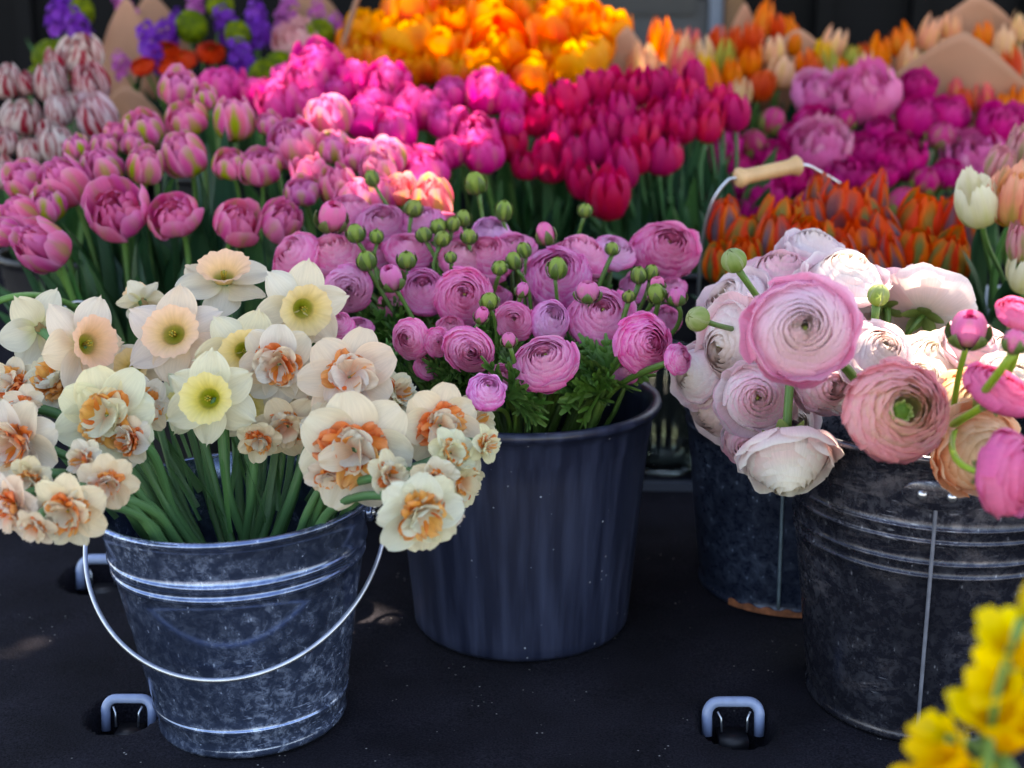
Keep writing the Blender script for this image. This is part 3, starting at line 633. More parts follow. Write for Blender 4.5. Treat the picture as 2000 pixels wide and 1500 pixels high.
proto('greencentre', 1, lambda i: ranunc(pk('#ded8a0', '#f2c4bc'), pk('#f4acb0', '#f6bcc0'), 20, .46, 6, 'green', flat_k=.75, edge=H('#eeb0b8'), outer_n=12, rough=.008, hole=.12, rmax=.45, lean=.87))
proto('peachran', 2, lambda i: ranunc(pk('#d8cca0', '#e8bfa0'), pk('#e8a888', '#eec0a6'), 16, .5, 4, flat_k=.9, edge=H('#f4d8c0'), outer_n=12, rough=.004, rmax=.38, lean=.85))
proto('hotran', 2, lambda i: ranunc(pk('#de6a98', '#e884aa'), pk('#e68aac', '#dc7ca8'), 10, .6, 4, flat_k=.7, edge=H('#e890b4'), outer_n=6))
proto('redran', 2, lambda i: ranunc(pk('#c03a28', '#d24a34'), pk('#d85038', '#c84030'), 9, .6, 4, flat_k=.8, edge=H('#e06a50'), outer_n=5))
def mk_bud(i):
    pinkk = i >= 3; parts = []; mb = MB(); c = H('#e690bc') if pinkk else H('#9aaa68')
    for k in range(5): cup(mb, k*1.257, [(.03, .02), (.54, .0), (.56, .85), (.10 + (.12 if i == 4 else 0), .96)], .85, striped(grad(H('#8a9a58'), c, c), H('#a8b070'), .4, None, .2, .4), 9, 7, .12, 3, crk=.01)
    if i == 4: 
        for k in range(5): cup(mb, k*2.4, [(.03, .02), (.34, .0), (.36, .85), (.08, .9)], .85, grad(c, H('#c86090')), 7, 6, .12, 3)
    parts.append(V('bud_petals', mb, M_PET)); mb = MB(); o = [.0, .03, .06, .05, .10][i]; zt = [.95, .88, .8, .72, .6][i]
    for k in range(5): mb1 = mb; cup(mb1, k*1.257 + .6, [(.03, -.01), (.56, -.04), (.62 + o, zt*.7), (.30 + o*2.2, zt)], .52, striped(grad(H('#3a5222'), H('#4e662c'), H('#66783c')), H('#40581f'), .5, H('#a0887c'), .3, .2), 9, 6, .6, 1.5, .015, crk=.008)
    parts.append(V('sepals', mb, M_LEAF)); return parts, .46
proto('bud', 5, mk_bud)
proto('greenbud', 2, lambda i: ((lambda mb: ([cup(mb, k*1.257, [(.04, .0), (.54, -.02), (.58, .82), (.02, .92)], .75, striped(grad(H('#66803a'), H('#93a268'), H('#b4ba90')), H('#7c9450'), .6, H('#c0c4a4'), .3, .3), 10, 7, .2, 2.4, crk=.008) for k in range(5)], ([V('bud_petals', mb, M_PET)], .45))[1])(MB())))

# --- daffodils ----------------------------------------------------------------
WH = pk('#e6dcc4', '#e2dccc', '#eadcc4', '#dfdbcc')
def mk_daff(i):
    c1, c2 = [('#e4cc9c', '#edd2b6'), ('#e0d088', '#ebdcae'), ('#e6c49c', '#f0ceb6'), ('#e2cc90', '#efdab0')][i % 4]
    parts = []
    for k in range(6):
        mb = MB(); lay = k % 2; w_ = random.choice(WH)
        flat(mb, k*math.pi/3 + rnd(-.08, .08), rnd(.46, .5), rnd(.18, .21) * (1.08 if lay else .95), grad(mixc(w_, H('#d8d890'), .5), w_, w_, w_), .03, rnd(-.05, .22), rnd(-.1, .45), rnd(-.35, .3), 12, 10, .66, rnd(-.35, .35), .08, -.01*lay, .08, .92, rnd(-.2, .2), .09)
        parts.append(V('petal', mb, M_PET))
    S = np.linspace(0, 1, 13)[:, None]; th = np.linspace(0, 2*math.pi, 72, endpoint=False)[None, :]
    r = (.085 + .05*S + .125*S**3.0) * np.clip(S*9, .02, 1) + .010*S**3*np.sin(th*13 + 2*np.sin(th*3)) + .005*S*np.sin(th*29)*S; z = .235*S - .012*S**6 + .008*S**4*np.sin(th*11+1)
    col = mixc(mixc(np.broadcast_to(H('#7c8a2c'), r.shape+(3,)), H(c1), np.broadcast_to(S*2.5, r.shape)), H(c2), np.broadcast_to((S-.5)*2, r.shape))
    mb = MB(); mb.grid(r*np.cos(th), r*np.sin(th), z+0*th, col, closed=True); parts.append(V('trumpet', mb, M_PET)); ti = len(parts) - 1
    mb = MB()
    for k in range(6): a = k*1.047; tube(mb, [(.015*math.cos(a), .015*math.sin(a), 0), (.022*math.cos(a), .022*math.sin(a), .10), (.026*math.cos(a), .026*math.sin(a), .135)], [.004, .006, .009], H('#c9b040'), 6)
    tube(mb, [(0, 0, 0), (0, 0, .155)], [.006, .009], H('#a8b050'), 6); parts.append(('stamens', mb.mesh('stamens', M_CEN), ti))
    mb = MB(); tube(mb, [(0, 0, -.15), (0, 0, -.11), (0, 0, -.06), (0, 0, 0)], [.018, .034, .022, .04], H('#8a9a50'), 10, H('#c8cc90')); parts.append(V('flower_neck', mb, M_STEM))
    mb = MB()
    for k in range(2): cup(mb, rnd(0, 6), [(.03, -.17), (.05, -.14), (.085, -.08), (.07, .02)], rnd(.9, 1.5), grad(H('#8a7a50'), H('#a88a68'), H('#b89a78')), 6, 5, .5, 1.6, ruf=.02, crk=.02)
    parts.append(V('spathe', mb, M_PET))
    return parts, .05
proto('daffodil', 6, mk_daff)
def mk_ddaff(i):
    parts = []; n_o = [7, 8, 6, 8, 7][i % 5]
    for k in range(n_o):
        mb = MB(); w_ = random.choice(WH); lay = k % 2; org = H('#ef9a5c')
        flat(mb, k*2*math.pi/n_o + rnd(-.1, .1), rnd(.45, .5), rnd(.18, .22), grad(mixc(w_, org, .12), w_, w_, w_), .03, rnd(0, .35), rnd(-.25, .5), rnd(-.15, .35), 12, 10, .55, rnd(-.3, .3), .07, -.012*lay, .0, .95, rnd(-.2, .2))
        parts.append(V('petal', mb, M_PET))
    mb = MB(); og = pk('#fe9868', '#fea670', '#fc8a62', '#feb47c')
    for k in range(16):
        c = random.choice(og); flat(mb, k*2.4 + rnd(-.2, .2), rnd(.18, .33), rnd(.08, .12), grad(H('#f0c870'), c, c, mixc(c, H('#fbc0a0'), .4)), rnd(.01, .06), rnd(.25, 1.1), rnd(-.5, .8), rnd(0, .5), 8, 8, .4, rnd(-.6, .6), .45, .01, wpow=1.15)
    parts.append(V('orange_frills', mb, M_PET)); mb = MB()
    for k in range(11):
        w_ = random.choice(WH); c = random.choice(og); kk = rnd(.0, .45)
        flat(mb, k*2.4 + 1, rnd(.22, .40), rnd(.09, .15), grad(mixc(w_, c, .6*kk+.2), mixc(w_, c, kk*.6), w_, w_), rnd(.01, .04), rnd(.4, 1.35), rnd(-.3, 1.0), rnd(0, .5), 9, 8, .5, rnd(-.5, .5), .2, .015, wpow=1.0)
    parts.append(V('inner_petals', mb, M_PET))
    mb = MB(); tube(mb, [(0, 0, -.15), (0, 0, -.11), (0, 0, -.06), (0, 0, 0)], [.018, .034, .022, .04], H('#8a9a50'), 10, H('#c8cc90')); parts.append(V('flower_neck', mb, M_STEM))
    mb = MB()
    for k in range(2): cup(mb, rnd(0, 6), [(.03, -.17), (.05, -.14), (.085, -.08), (.07, .02)], rnd(.9, 1.5), grad(H('#8a7a50'), H('#a88a68'), H('#b89a78')), 6, 5, .5, 1.6, ruf=.02, crk=.02)
    parts.append(V('spathe', mb, M_PET))
    return parts, .07
proto('doubledaffodil', 7, mk_ddaff)
# --- others -----------------------------------------------------------------
def mk_virb(i):
    mb = MB()
    for k in range(95):
        z = 1 - 2*(k+.5)/95; a = k*2.4; r = math.sqrt(1-z*z); c = Vector((r*math.cos(a), r*math.sin(a), z)); q = c.to_track_quat('Z', 'Y'); cc = random.choice(pk('#76862a', '#8c9a32', '#667626', '#9ca642'))
        for j in range(4):
            m2 = MB(); flat(m2, j*1.571 + k, .13, .07, grad(cc*.8, cc), .01, .2, .3, .1, 3, 3, .5)
            v = m2.v[0]; v = np.array([tuple(q @ Vector(p) + c*.44*rnd(.93, 1.05)) for p in v]).reshape(4, 4, 3)
            mb.grid(v[..., 0], v[..., 1], v[..., 2] + .5, m2.c[0].reshape(4, 4, 3))
    return [V('florets', mb, M_PET)], .5
proto('viburnum', 2, mk_virb)
def florets(cols, n, hh, rr, L_=.3, W_=.13, npet=5):
    def f(i):
        mb = MB()
        for k in range(n):
            z = hh * (k + .5)/n; a = k*2.4 + i; r = rr*(1 - .55*(k/n)**2); c = Vector((r*math.cos(a), r*math.sin(a), z)); d = Vector((math.cos(a), math.sin(a), .45 + .6*k/n)).normalized(); q = d.to_track_quat('Z', 'Y'); cc = random.choice(cols)*rnd(.85, 1.1)
            sz = L_ * (1 - .45*k/n)
            for j in range(npet):
                m2 = MB(); flat(m2, j*6.283/npet + k, sz, W_*sz/L_, grad(cc*.8, cc, cc), .02, rnd(.1, .6), rnd(0, .7), .2, 4, 4, .5, rnd(-.3, .3), .25)
                v = np.array([tuple(q @ Vector(p) + c) for p in m2.v[0]]).reshape(5, 5, 3); mb.grid(v[..., 0], v[..., 1], v[..., 2], m2.c[0].reshape(5, 5, 3))
        return [V('florets', mb, M_PET)], hh*.5
    return f
proto('stock', 3, florets(pk('#8444b4', '#7438a4', '#9858c4'), 15, 1.2, .28))
proto('pinkstock', 2, florets(pk('#c670b4', '#d488c0', '#b868a8'), 13, 1.2, .26))
def mk_freesia(i):
    parts = []
    for k in range(6):
        mb = MB(); cc = random.choice(pk('#ecd018', '#f0d62c', '#e6c814'))
        cup(mb, k*1.047 + rnd(-.1, .1), [(.03, 0), (.14, .35), (.3, .7), (.56 if k % 2 else .46, .86)], .62, grad(H('#b8a020'), H('#e6b418'), cc, cc), 9, 7, .3, 2.4, .03, .02, .05, .02, narrow=0); parts.append(V('petal', mb, M_PET))
    return parts, .6
proto('freesia', 3, mk_freesia)
proto('freesiabud', 2, lambda i: ((lambda mb: ([cup(mb, k*1.257, [(.1, 0), (.3, .3), (.5, 1.1), (.02, 1.5)], .75, grad(H('#8a9a30'), H('#c8b820'), H('#e0c828')), 8, 5, .1, 2.4) for k in range(5)], ([V('bud_petals', mb, M_PET)], .75))[1])(MB())))
# leaves: unit length along +Z, bending towards +X
def leafmesh(kind, i):
    mb = MB(); ns = 14
    if kind == 'tulip':
        W_ = rnd(.075, .115); bend = rnd(.25, .9); S = np.linspace(0, 1, ns+1)[:, None]; T = np.linspace(-1, 1, 7)[None, :]
        wv = W_ * np.sin(math.pi*np.clip(S*.93+.07, 0, 1)**.75)**.8; th = bend*S**1.6; x = np.cumsum(np.sin(th), 0)/(ns+1); z = np.cumsum(np.cos(th), 0)/(ns+1)
        c = random.choice(pk('#2f5a38', '#3a6640', '#2c5640', '#41703c')); tw = rnd(-.7, .7)*S; y = T*wv; d = -np.abs(T)**1.3*wv*.55
        X = x - d*np.cos(th)*np.cos(tw) + 0*T; Yy = y*np.cos(tw) + d*np.sin(tw); Zz = z + d*np.sin(th) + .012*np.sin(S*11+T*2)*W_*3
        mb.grid(X + y*np.sin(tw)*.8, Yy, Zz, mixc(np.broadcast_to(c, (ns+1, 7, 3)), H('#6a9050'), np.clip(1-S*1.6, 0, 1)*.5 + 0*T))
    elif kind == 'daf':
        W_ = .03; S = np.linspace(0, 1, ns+1)[:, None]; T = np.linspace(-1, 1, 5)[None, :]; th = rnd(.1, .5)*S**2; x = np.cumsum(np.sin(th), 0)/(ns+1); z = np.cumsum(np.cos(th), 0)/(ns+1)
        wv = W_*(1-S**6)**.5; mb.grid(x + .25*np.abs(T)*wv, T*wv, z + 0*T, H('#3c6a3c'))
    else:   # feathery ranunculus leaf
        c = random.choice(pk('#4a7a30', '#5a8a3a', '#3f6c30'))
        def lobe(p, a, L_, W_, lvl):
            m2 = MB(); flat(m2, a, L_, W_, grad(c*.8, c, mixc(c, H('#8ab060'), .3)), 0, rnd(-.1, .5), rnd(0, .7), -.2, 6, 3, .45, rnd(-.4, .4), .15)
            v = m2.v[0].reshape(7, 4, 3) + p; mb.grid(v[..., 0], v[..., 1], v[..., 2], m2.c[0].reshape(7, 4, 3))
            if lvl:
                for s in (.35, .55, .75):
                    for sg in (-1, 1): lobe(v[int(s*6)].mean(0), a + sg*rnd(.5, .9), L_*.45*(1.2-s), W_*.7, lvl-1)
        for j in range(5): lobe(np.zeros(3), (j-2)*.62, rnd(.4, .55), .035, 1)
        v = np.concatenate(mb.v); mb.v = [np.stack([v[:, 2], v[:, 1], v[:, 0] + .1], -1)]
    return mb.mesh('leaf', M_LEAF)
LEAFS = {k: [leafmesh(k, i) for i in range(n)] for k, n in (('tulip', 7), ('daf', 3), ('ran', 4))}

# ------------------------------------------------------------------ planting
ORD = 'first second third fourth fifth sixth seventh eighth ninth tenth eleventh twelfth thirteenth fourteenth fifteenth sixteenth seventeenth eighteenth nineteenth twentieth'.split()
def stem_pts(Hb, ax, buck, spread=.78, lean=.1):
    c, r = BUCK[buck]; d = Vector((Hb.x - c.x, Hb.y - c.y, 0)); L_ = d.length; d = d / (L_ + 1e-6)
    m = c + d * min(r * spread, L_ * .55 + .01) + Vector((rnd(-1, 1), rnd(-1, 1), 0)) * r * lean
    m.z = c.z - .012; b = Vector((c.x - d.x*r*.25, c.y - d.y*r*.25, .02 + rnd(0, .02)))
    dist = (Hb - m).length; low = Hb.z < m.z + .06
    k1 = .28 if not low else .5
    out = (d * .35 + Vector((0, 0, 1))).normalized()
    A = bez([Hb, Hb - ax*dist*k1 + Vector((rnd(-.03, .03), rnd(-.03, .03), 0))*min(1, dist*5) + (Vector((0, 0, .05)) if low else Vector((0, 0, 0))), m + out*dist*(.35 if not low else .55), m], 14)
    B = bez([m, m - out*.05, b + Vector((0, 0, .05)), b], 6)[1:]
    return np.concatenate([A, B]), m, b
def plant(name, kind, var, P, s, ax, buck, scol, srad, label, cat, group, leaf=None, nleaf=0, spin=None, tint=None, lenk=(.7, 1.0), stem=True):
    vs = PROTO[kind]; parts, cz = vs[var % len(vs)]
    Hb = P - ax * cz * s; q = ax.to_track_quat('Z', 'Y') @ Quaternion((0, 0, 1), rnd(0, 6.28) if spin is None else spin)
    pts, m, b = stem_pts(Hb, ax, buck)
    sv = (s*rnd(.88, 1.07), s*rnd(.88, 1.07), s*rnd(.84, 1.14))
    root = thing(name, label, cat, tuple(b), group); off = Hb - b; made = []
    for nm, me, par in parts:
        if par is None: made.append(link(nm, me, root, off, q, sv, tint))
        else: made.append(link(nm, me, made[par], color=tint))
    mb = MB(); n = len(pts); rr = np.full(n, srad * rnd(.78, 1.15)) * (1 + .08*np.sin(np.linspace(0, rnd(5, 12), n))); rr[0] *= 1.15
    tube(mb, pts - np.array(tuple(b)), rr, scol*rnd(.85, 1.12), 8, scol*.8); link('stem', mb.mesh('stem', M_STEM), root)
    c, r = BUCK[buck]
    if leaf == 'daf' and Hb.z < c.z + .10: nleaf = 0
    for k in range(nleaf):
        d = Vector((Hb.x - c.x, Hb.y - c.y, 0)); d = d.normalized() if d.length > 1e-3 else Vector((0, -1, 0))
        Lf = (Hb - m).length * rnd(*lenk); up = (Hb - m).normalized() + Vector((rnd(-.28, .28), rnd(-.3, .12), 0)); qq = up.to_track_quat('Z', 'Y') @ Quaternion((0, 0, 1), rnd(0, 6.28))
        bb = m + Vector((rnd(-.4, .4)*r, rnd(-.35, .2)*r, -.02)) - b
        if leaf == 'ran': Lf = rnd(.09, .145); bb = Vector(tuple(pts[rnd(0, 1) < .5 and 9 or 11])) - b + Vector((0, rnd(-.03, 0), .015)); qq = (Vector((rnd(-.9, .9), rnd(-1.1, .1), .7))).to_track_quat('Z', 'Y') @ Quaternion((0, 0, 1), rnd(0, 6.28))
        if leaf == 'daf': Lf = (Hb - m).length * rnd(.55, .8); up = (Hb - m).normalized() + Vector((rnd(-.1, .1), rnd(.0, .25), 0)); qq = up.to_track_quat('Z', 'Y') @ Quaternion((0, 0, 1), rnd(0, 6.28))
        link('leaf', random.choice(LEAFS[leaf]), root, bb, qq, Lf, (rnd(.8, 1.15), rnd(.85, 1.1), rnd(.8, 1.1)))
    return root
def looks(fx, fy, back):
    if back: return 'turned away'
    if fy > .35: return 'drooping'
    if math.hypot(fx, fy) < .38: return 'facing out'
    if fx < -.45: return 'leaning outwards'
    return 'upright'
def field(items, name, kind, base, cat, group, buckets, Yf, rowh, srad, scol, leaf=None, nleaf=0, fdef=(0, -.8), tb_=(1, 1, 1), kinds=None, nv=None, place='', variants=None, spread=.24, tintj=.06):
    """items: (px,py,size[,opts]); a flower per item; rows and ranks make its label"""
    rows = []; it = sorted(range(len(items)), key=lambda i: -items[i][1]); cur = []; y0 = None
    for i in it:
        if y0 is None or y0 - items[i][1] > rowh: cur = []; rows.append(cur); y0 = items[i][1]
        cur.append(i)
    lab = {}
    for r, row in enumerate(rows):
        row.sort(key=lambda i: items[i][0])
        for k, i in enumerate(row):
            o = items[i][3] if len(items[i]) > 3 else {}
            rn = 'front row' if r == 0 else ('back row' if r == len(rows)-1 else ORD[r] + ' row')
            pos = 'only one in the ' + rn if len(row) == 1 else ORD[k] + ' from the left in the ' + rn
            lab[i] = (o.get('look') or base) + ', ' + pos + (' ' + place if place else '')
    for i, t in enumerate(items):
        px, py, s = t[:3]; o = t[3] if len(t) > 3 else {}
        Y = o.get('Y', Yf(py)) + o.get('dY', 0); fx, fy = o.get('f', (fdef[0] + rnd(-spread, spread), fdef[1] + rnd(-.08, .12)))
        P = at(px, py, Y); D = depth(P); sz = s * D / FPX; ax = face(fx, fy, o.get('back', False))
        if 'sun' in o: SUNP.append((P + Vector((0, 0, sz*.25)), sz * o['sun']))
        bk = o.get('b') or min(buckets, key=lambda k: (BUCK[k][0].xy - P.xy).length + rnd(0, .06))
        kd = o.get('kind', kind); tj = tuple(tb_[q] * (1 + rnd(-tintj, tintj)) for q in range(3))
        plant(o.get('name', name), kd, o.get('v', i * 5 + int(px)), P, sz, ax, bk, scol, srad, lab[i], o.get('cat', cat), o.get('g', group), leaf, nleaf, o.get('spin'), o.get('tint', tj))
        lab_words = len(lab[i].replace('-', ' ').split())
        if lab_words > 16: print('LONG LABEL', lab_words, lab[i])
SG = H('#5f8a44'); SD = H('#4c7a4a'); SR = H('#587a34')

pink = [(350, 170, 95), (362, 227, 92), (457, 236, 95, {'v': 3, 'f': (0, -.9)}), (280, 250, 88), (225, 255, 55), (198, 325, 90, {'v': 0}), (285, 327, 80), (360, 305, 88), (150, 287, 52, {'v': 7, 'look': 'green tulip bud just tinged pink'}), (203, 285, 62), (259, 282, 52),
 (229, 410, 112, {'v': 4, 'f': (.02, -.38)}), (341, 418, 106, {'v': 2, 'f': (0, -.42)}), (465, 434, 102, {'v': 2, 'f': (.35, -.55)}), (550, 434, 100, {'f': (.45, -.5), 'v': 5}), (575, 278, 106, {'v': 1, 'f': (-.15, -.62)}), (650, 285, 76, {'v': 7}), (450, 315, 86), (508, 320, 86),
 (590, 368, 80, {'v': 6}), (660, 364, 96, {'v': 0}), (45, 345, 86, {'f': (-.35, -.6)}), (125, 358, 100, {'f': (-.25, -.6), 'v': 1}), (92, 400, 88), (38, 420, 90, {'f': (-.5, -.5), 'v': 5}), (8, 452, 70, {'f': (-.6, -.4)}), (84, 482, 106, {'f': (-.35, -.35), 'v': 1}),
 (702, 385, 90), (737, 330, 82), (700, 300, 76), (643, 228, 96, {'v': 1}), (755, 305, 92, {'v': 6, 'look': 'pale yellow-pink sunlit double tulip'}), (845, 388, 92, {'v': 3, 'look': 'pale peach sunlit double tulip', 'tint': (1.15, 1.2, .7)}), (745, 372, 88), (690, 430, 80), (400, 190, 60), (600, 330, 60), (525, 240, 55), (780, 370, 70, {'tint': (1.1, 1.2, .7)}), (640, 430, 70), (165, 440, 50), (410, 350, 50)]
def lit(items, pts):
    for x, y, k in pts:
        j = min(range(len(items)), key=lambda i: (items[i][0]-x)**2 + (items[i][1]-y)**2); t = items[j]; o = dict(t[3]) if len(t) > 3 else {}; o['sun'] = k; items[j] = (*t[:3], o)
lit(pink, [(643,228,.7), (702,385,.35), (737,330,.5), (700,300,.5), (755,305,.75), (845,388,.65), (780,370,.6), (600,330,.3)])
pink = [(t[0], t[1], t[2]*.88*rnd(.93, 1.08), *t[3:]) for t in pink[:-3]]
field(pink, 'double_tulip', 'pinkdouble', 'pink double tulip', 'tulip', 'pink double tulips with green streaks', ['tu1', 'tu2'], lambda y: 1.98 + (482 - y)*.00125, 62, .0042, SG, 'tulip', 3, (0, -.78), tb_=(1.0, 1.0, 1.06), place='of pinks')
strp = [(157, 100, 90, {'f': (.1, -.7)}), (100, 163, 76), (178, 165, 76), (42, 223, 80), (115, 217, 60), (187, 226, 88), (105, 277, 84), (12, 160, 62), (48, 160, 50), (108, 125, 52, {'v': 3}), (5, 335, 66), (60, 290, 60), (10, 270, 60), (145, 200, 50)]
field(strp, 'striped_tulip', 'striped', 'white tulip flamed with red', 'tulip', 'white tulips with red flames', ['st'], lambda y: 2.5 + (300 - y)*.001, 55, .0042, SD, 'tulip', 2, place='of its bunch')
mag = [(437, 165, 84, {'v': 0}), (620, 130, 92, {'v': 1}), (600, 168, 80), (545, 205, 90), (690, 155, 72, {'v': 3}), (758, 161, 82), (804, 200, 80), (832, 208, 92), (880, 182, 62), (950, 185, 80), (993, 197, 62), (925, 255, 92, {'v': 2, 'f': (0, -.5)}), (945, 302, 72, {'v': 4}),
 (715, 228, 86, {'v': 3}), (775, 262, 86, {'v': 1}), (825, 330, 92), (592, 205, 80), (500, 180, 70), (655, 175, 70), (865, 240, 60), (560, 150, 60), (735, 200, 60), (880, 300, 60), (1000, 240, 50), (790, 310, 60)]
lit(mag, [(545,205,.42), (592,205,.35), (690,155,.28), (715,228,.33), (775,262,.26), (825,330,.3), (758,161,.22), (804,200,.26), (832,208,.22), (950,185,.2), (925,255,.38), (993,197,.2), (735,200,.3)])
field(mag, 'peony_tulip', 'magenta', 'magenta fringed double tulip', 'tulip', 'magenta double tulips', ['mg', 'mg2'], lambda y: 2.46 + (330 - y)*.0012, 50, .004, SG, 'tulip', 2, place='of magentas')
crim = [(1048, 222, 82, {'v': 3}), (1108, 190, 80, {'v': 3}), (996, 274, 66, {'v': 4}), (1028, 315, 58, {'v': 0}), (1077, 308, 80, {'v': 0}), (1120, 294, 56), (1160, 285, 60), (1150, 240, 60), (1175, 215, 62), (1217, 217, 64), (1212, 325, 76), (1245, 305, 60), (1140, 352, 64), (1189, 380, 86, {'v': 1}), (1294, 300, 66), (1232, 265, 64), (1262, 270, 60), (1290, 215, 64), (1325, 230, 76),
 (1168, 168, 60), (1205, 168, 58), (1245, 170, 60), (1275, 165, 60), (1300, 160, 60), (1336, 187, 62), (1330, 245, 66), (1363, 190, 60), (1436, 217, 62), (1394, 215, 66), (1307, 298, 60), (1355, 150, 50), (1100, 240, 60), (1090, 265, 50), (1190, 250, 60), (1385, 245, 60), (1268, 240, 56), (1410, 190, 50)]
lit(crim, [(1048,222,.22), (1108,190,.25), (1077,308,.2)])
field(crim, 'crimson_tulip', 'crimson', 'crimson pink tulip', 'tulip', 'crimson tulips', ['rd', 'mg2', 'rd'], lambda y: 2.45 + (380 - y)*.0013, 44, .0042, SD, 'tulip', 3, (0, -.88), (.95, 1, .95), place='of crimsons')
peo = [(1395, 290, 96, {'v': 1}), (1472, 280, 64, {'kind': 'peonybud'}), (1510, 238, 52, {'kind': 'peonybud'}), (1592, 178, 96, {'kind': 'palepeony'}), (1690, 190, 116, {'kind': 'palepeony', 'v': 1}), (1594, 240, 86), (1650, 232, 52, {'kind': 'peonybud'}), (1602, 294, 110, {'kind': 'palepeony', 'v': 2}), (1510, 302, 72), (1685, 290, 72),
 (1758, 298, 114, {'v': 0, 'f': (0, -.6)}), (1793, 232, 86), (1790, 174, 76), (1855, 222, 86), (1840, 264, 62, {'kind': 'peonybud'}), (1900, 300, 104, {'kind': 'palepeony', 'v': 1, 'f': (-.2, -.5)}), (1950, 252, 92), (1642, 340, 76), (1495, 380, 92), (1418, 382, 72), (1765, 392, 72, {'kind': 'peonybud'}), (1582, 392, 62), (1440, 330, 60), (1720, 250, 60), (1550, 350, 70), (1850, 340, 60), (1690, 340, 60), (1455, 400, 60), (1730, 340, 55), (1980, 230, 60), (1545, 262, 54), (1810, 350, 60, {'kind': 'peonybud'})]
for t in peo:
    if len(t) > 3 and t[3].get('kind') == 'palepeony': t[3]['look'] = 'pale lilac-pink peony'
    elif len(t) > 3 and t[3].get('kind') == 'peonybud': t[3]['look'] = 'tight green-tinged peony bud'
field(peo, 'peony', 'peony', 'deep magenta peony', 'peony', 'peonies on the far side', ['pe', 'pe2'], lambda y: 2.66 + (390 - y)*.0012, 46, .004, SD, 'tulip', 2, (0, -.7), (1.0, .95, .80), place='of peonies')
orng = [(800, 31, 104, {'f': (0, -.9)}), (716, 66, 76), (692, 90, 66), (793, 80, 92), (867, 84, 88), (958, 46, 100), (1031, 28, 86), (1091, 21, 74), (898, 12, 74), (972, 108, 126, {'v': 2, 'f': (0, -.55)}), (1077, 66, 84), (1133, 56, 86), (1192, 62, 66), (1066, 105, 60), (1130, 122, 92, {'v': 1}), (1038, 147, 82, {'v': 5}), (891, 147, 64), (951, 156, 56), (804, 136, 64), (840, 133, 54), (706, 112, 82), (755, 78, 74), (745, 125, 62), (1005, 70, 70), (900, 48, 74), (1015, 5, 70), (840, 50, 60), (1165, 95, 66), (920, 130, 60), (1100, 150, 60), (770, 150, 55), (1190, 130, 56), (990, 160, 50), (960, 5, 70), (1070, -10, 70), (720, 140, 50)]
lit(orng, [(793,80,.28), (867,84,.3), (958,46,.25), (840,50,.25), (972,108,.34), (1077,66,.32), (1133,56,.3), (1192,62,.34), (1130,122,.3), (1038,147,.24), (1165,95,.25), (755,78,.2)])
orng = [(t[0], t[1], t[2]*1.12, *t[3:]) for i, t in enumerate(orng) if i not in (29, 31, 32, 34)]
field(orng, 'orange_tulip', 'orange', 'orange double tulip', 'tulip', 'orange double tulips at the back', ['or', 'or2'], lambda y: 3.0 + (160 - y)*.0022, 36, .0042, SG, 'tulip', 1, (0, -.8), place='of oranges')
sing = [(1335, 130, 50, 'pink'), (1382, 142, 46, 'yellow'), (1430, 150, 46, 'orange'), (1377, 107, 44, 'cream'), (1440, 78, 42, 'red'), (1472, 78, 42, 'red'), (1465, 120, 46, 'orange'), (1488, 160, 54, 'red'), (1527, 135, 52, 'cream'), (1570, 122, 42, 'orange'), (1607, 97, 36, 'yellow'), (1628, 88, 50, 'peach'), (1620, 128, 42, 'green'), (1643, 132, 32, 'orange'), (1665, 112, 36, 'green'), (1685, 104, 32, 'red'), (1718, 112, 50, 'orange'), (1685, 145, 50, 'peach'), (1732, 157, 38, 'cream'), (1760, 76, 50, 'orange'), (1778, 114, 48, 'peach'), (1815, 66, 40, 'peach'), (1857, 52, 42, 'peach'), (1920, 68, 38, 'orange'), (1962, 87, 48, 'cream'), (1992, 54, 40, 'peach'), (1872, 170, 50, 'pink'), (1918, 182, 50, 'pink'), (1898, 152, 40, 'pink'), (1950, 167, 42, 'peach'), (1958, 205, 44, 'orange'), (1994, 195, 44, 'orange'), (1492, 40, 44, 'orange'), (1517, 52, 36, 'red'), (1538, 46, 34, 'orange'), (1350, 78, 44, 'pink'), (1400, 84, 40, 'red'), (1308, 95, 46, 'orange'), (1290, 72, 58, 'orange'), (1255, 118, 60, 'peach'), (1390, 157, 44, 'orange'), (1325, 105, 50, 'cream'), (1415, 118, 44, 'green'), (1550, 80, 40, 'orange'), (1590, 140, 40, 'red'), (1510, 100, 44, 'peach'), (1740, 190, 40, 'peach'), (1975, 130, 44, 'red'), (1836, 110, 44, 'peach'), (1285, 140, 50, 'peach'), (1340, 160, 44, 'pink'), (1450, 180, 44, 'cream'), (1880, 205, 40, 'red'), (1655, 165, 40, 'pink')]
nm = {'pink': 'coral pink', 'yellow': 'bright yellow', 'orange': 'orange', 'cream': 'creamy', 'red': 'red-orange', 'peach': 'pale peach', 'green': 'greenish'}
sing = [(a, b, c, {'kind': 's_' + k, 'look': nm[k] + ' slender tulip'}) for a, b, c, k in sing]
lit(sing, [(1290,72,.6), (1308,95,.3), (1255,118,.35)])
field(sing, 'slender_tulip', 's_peach', 'slender tulip', 'tulip', 'slender mixed tulips at the back', ['si', 'si2', 'si3'], lambda y: 3.06 + (170 - y)*.0022, 34, .004, SG, 'tulip', 1, (0, -.93), place='of mixed')
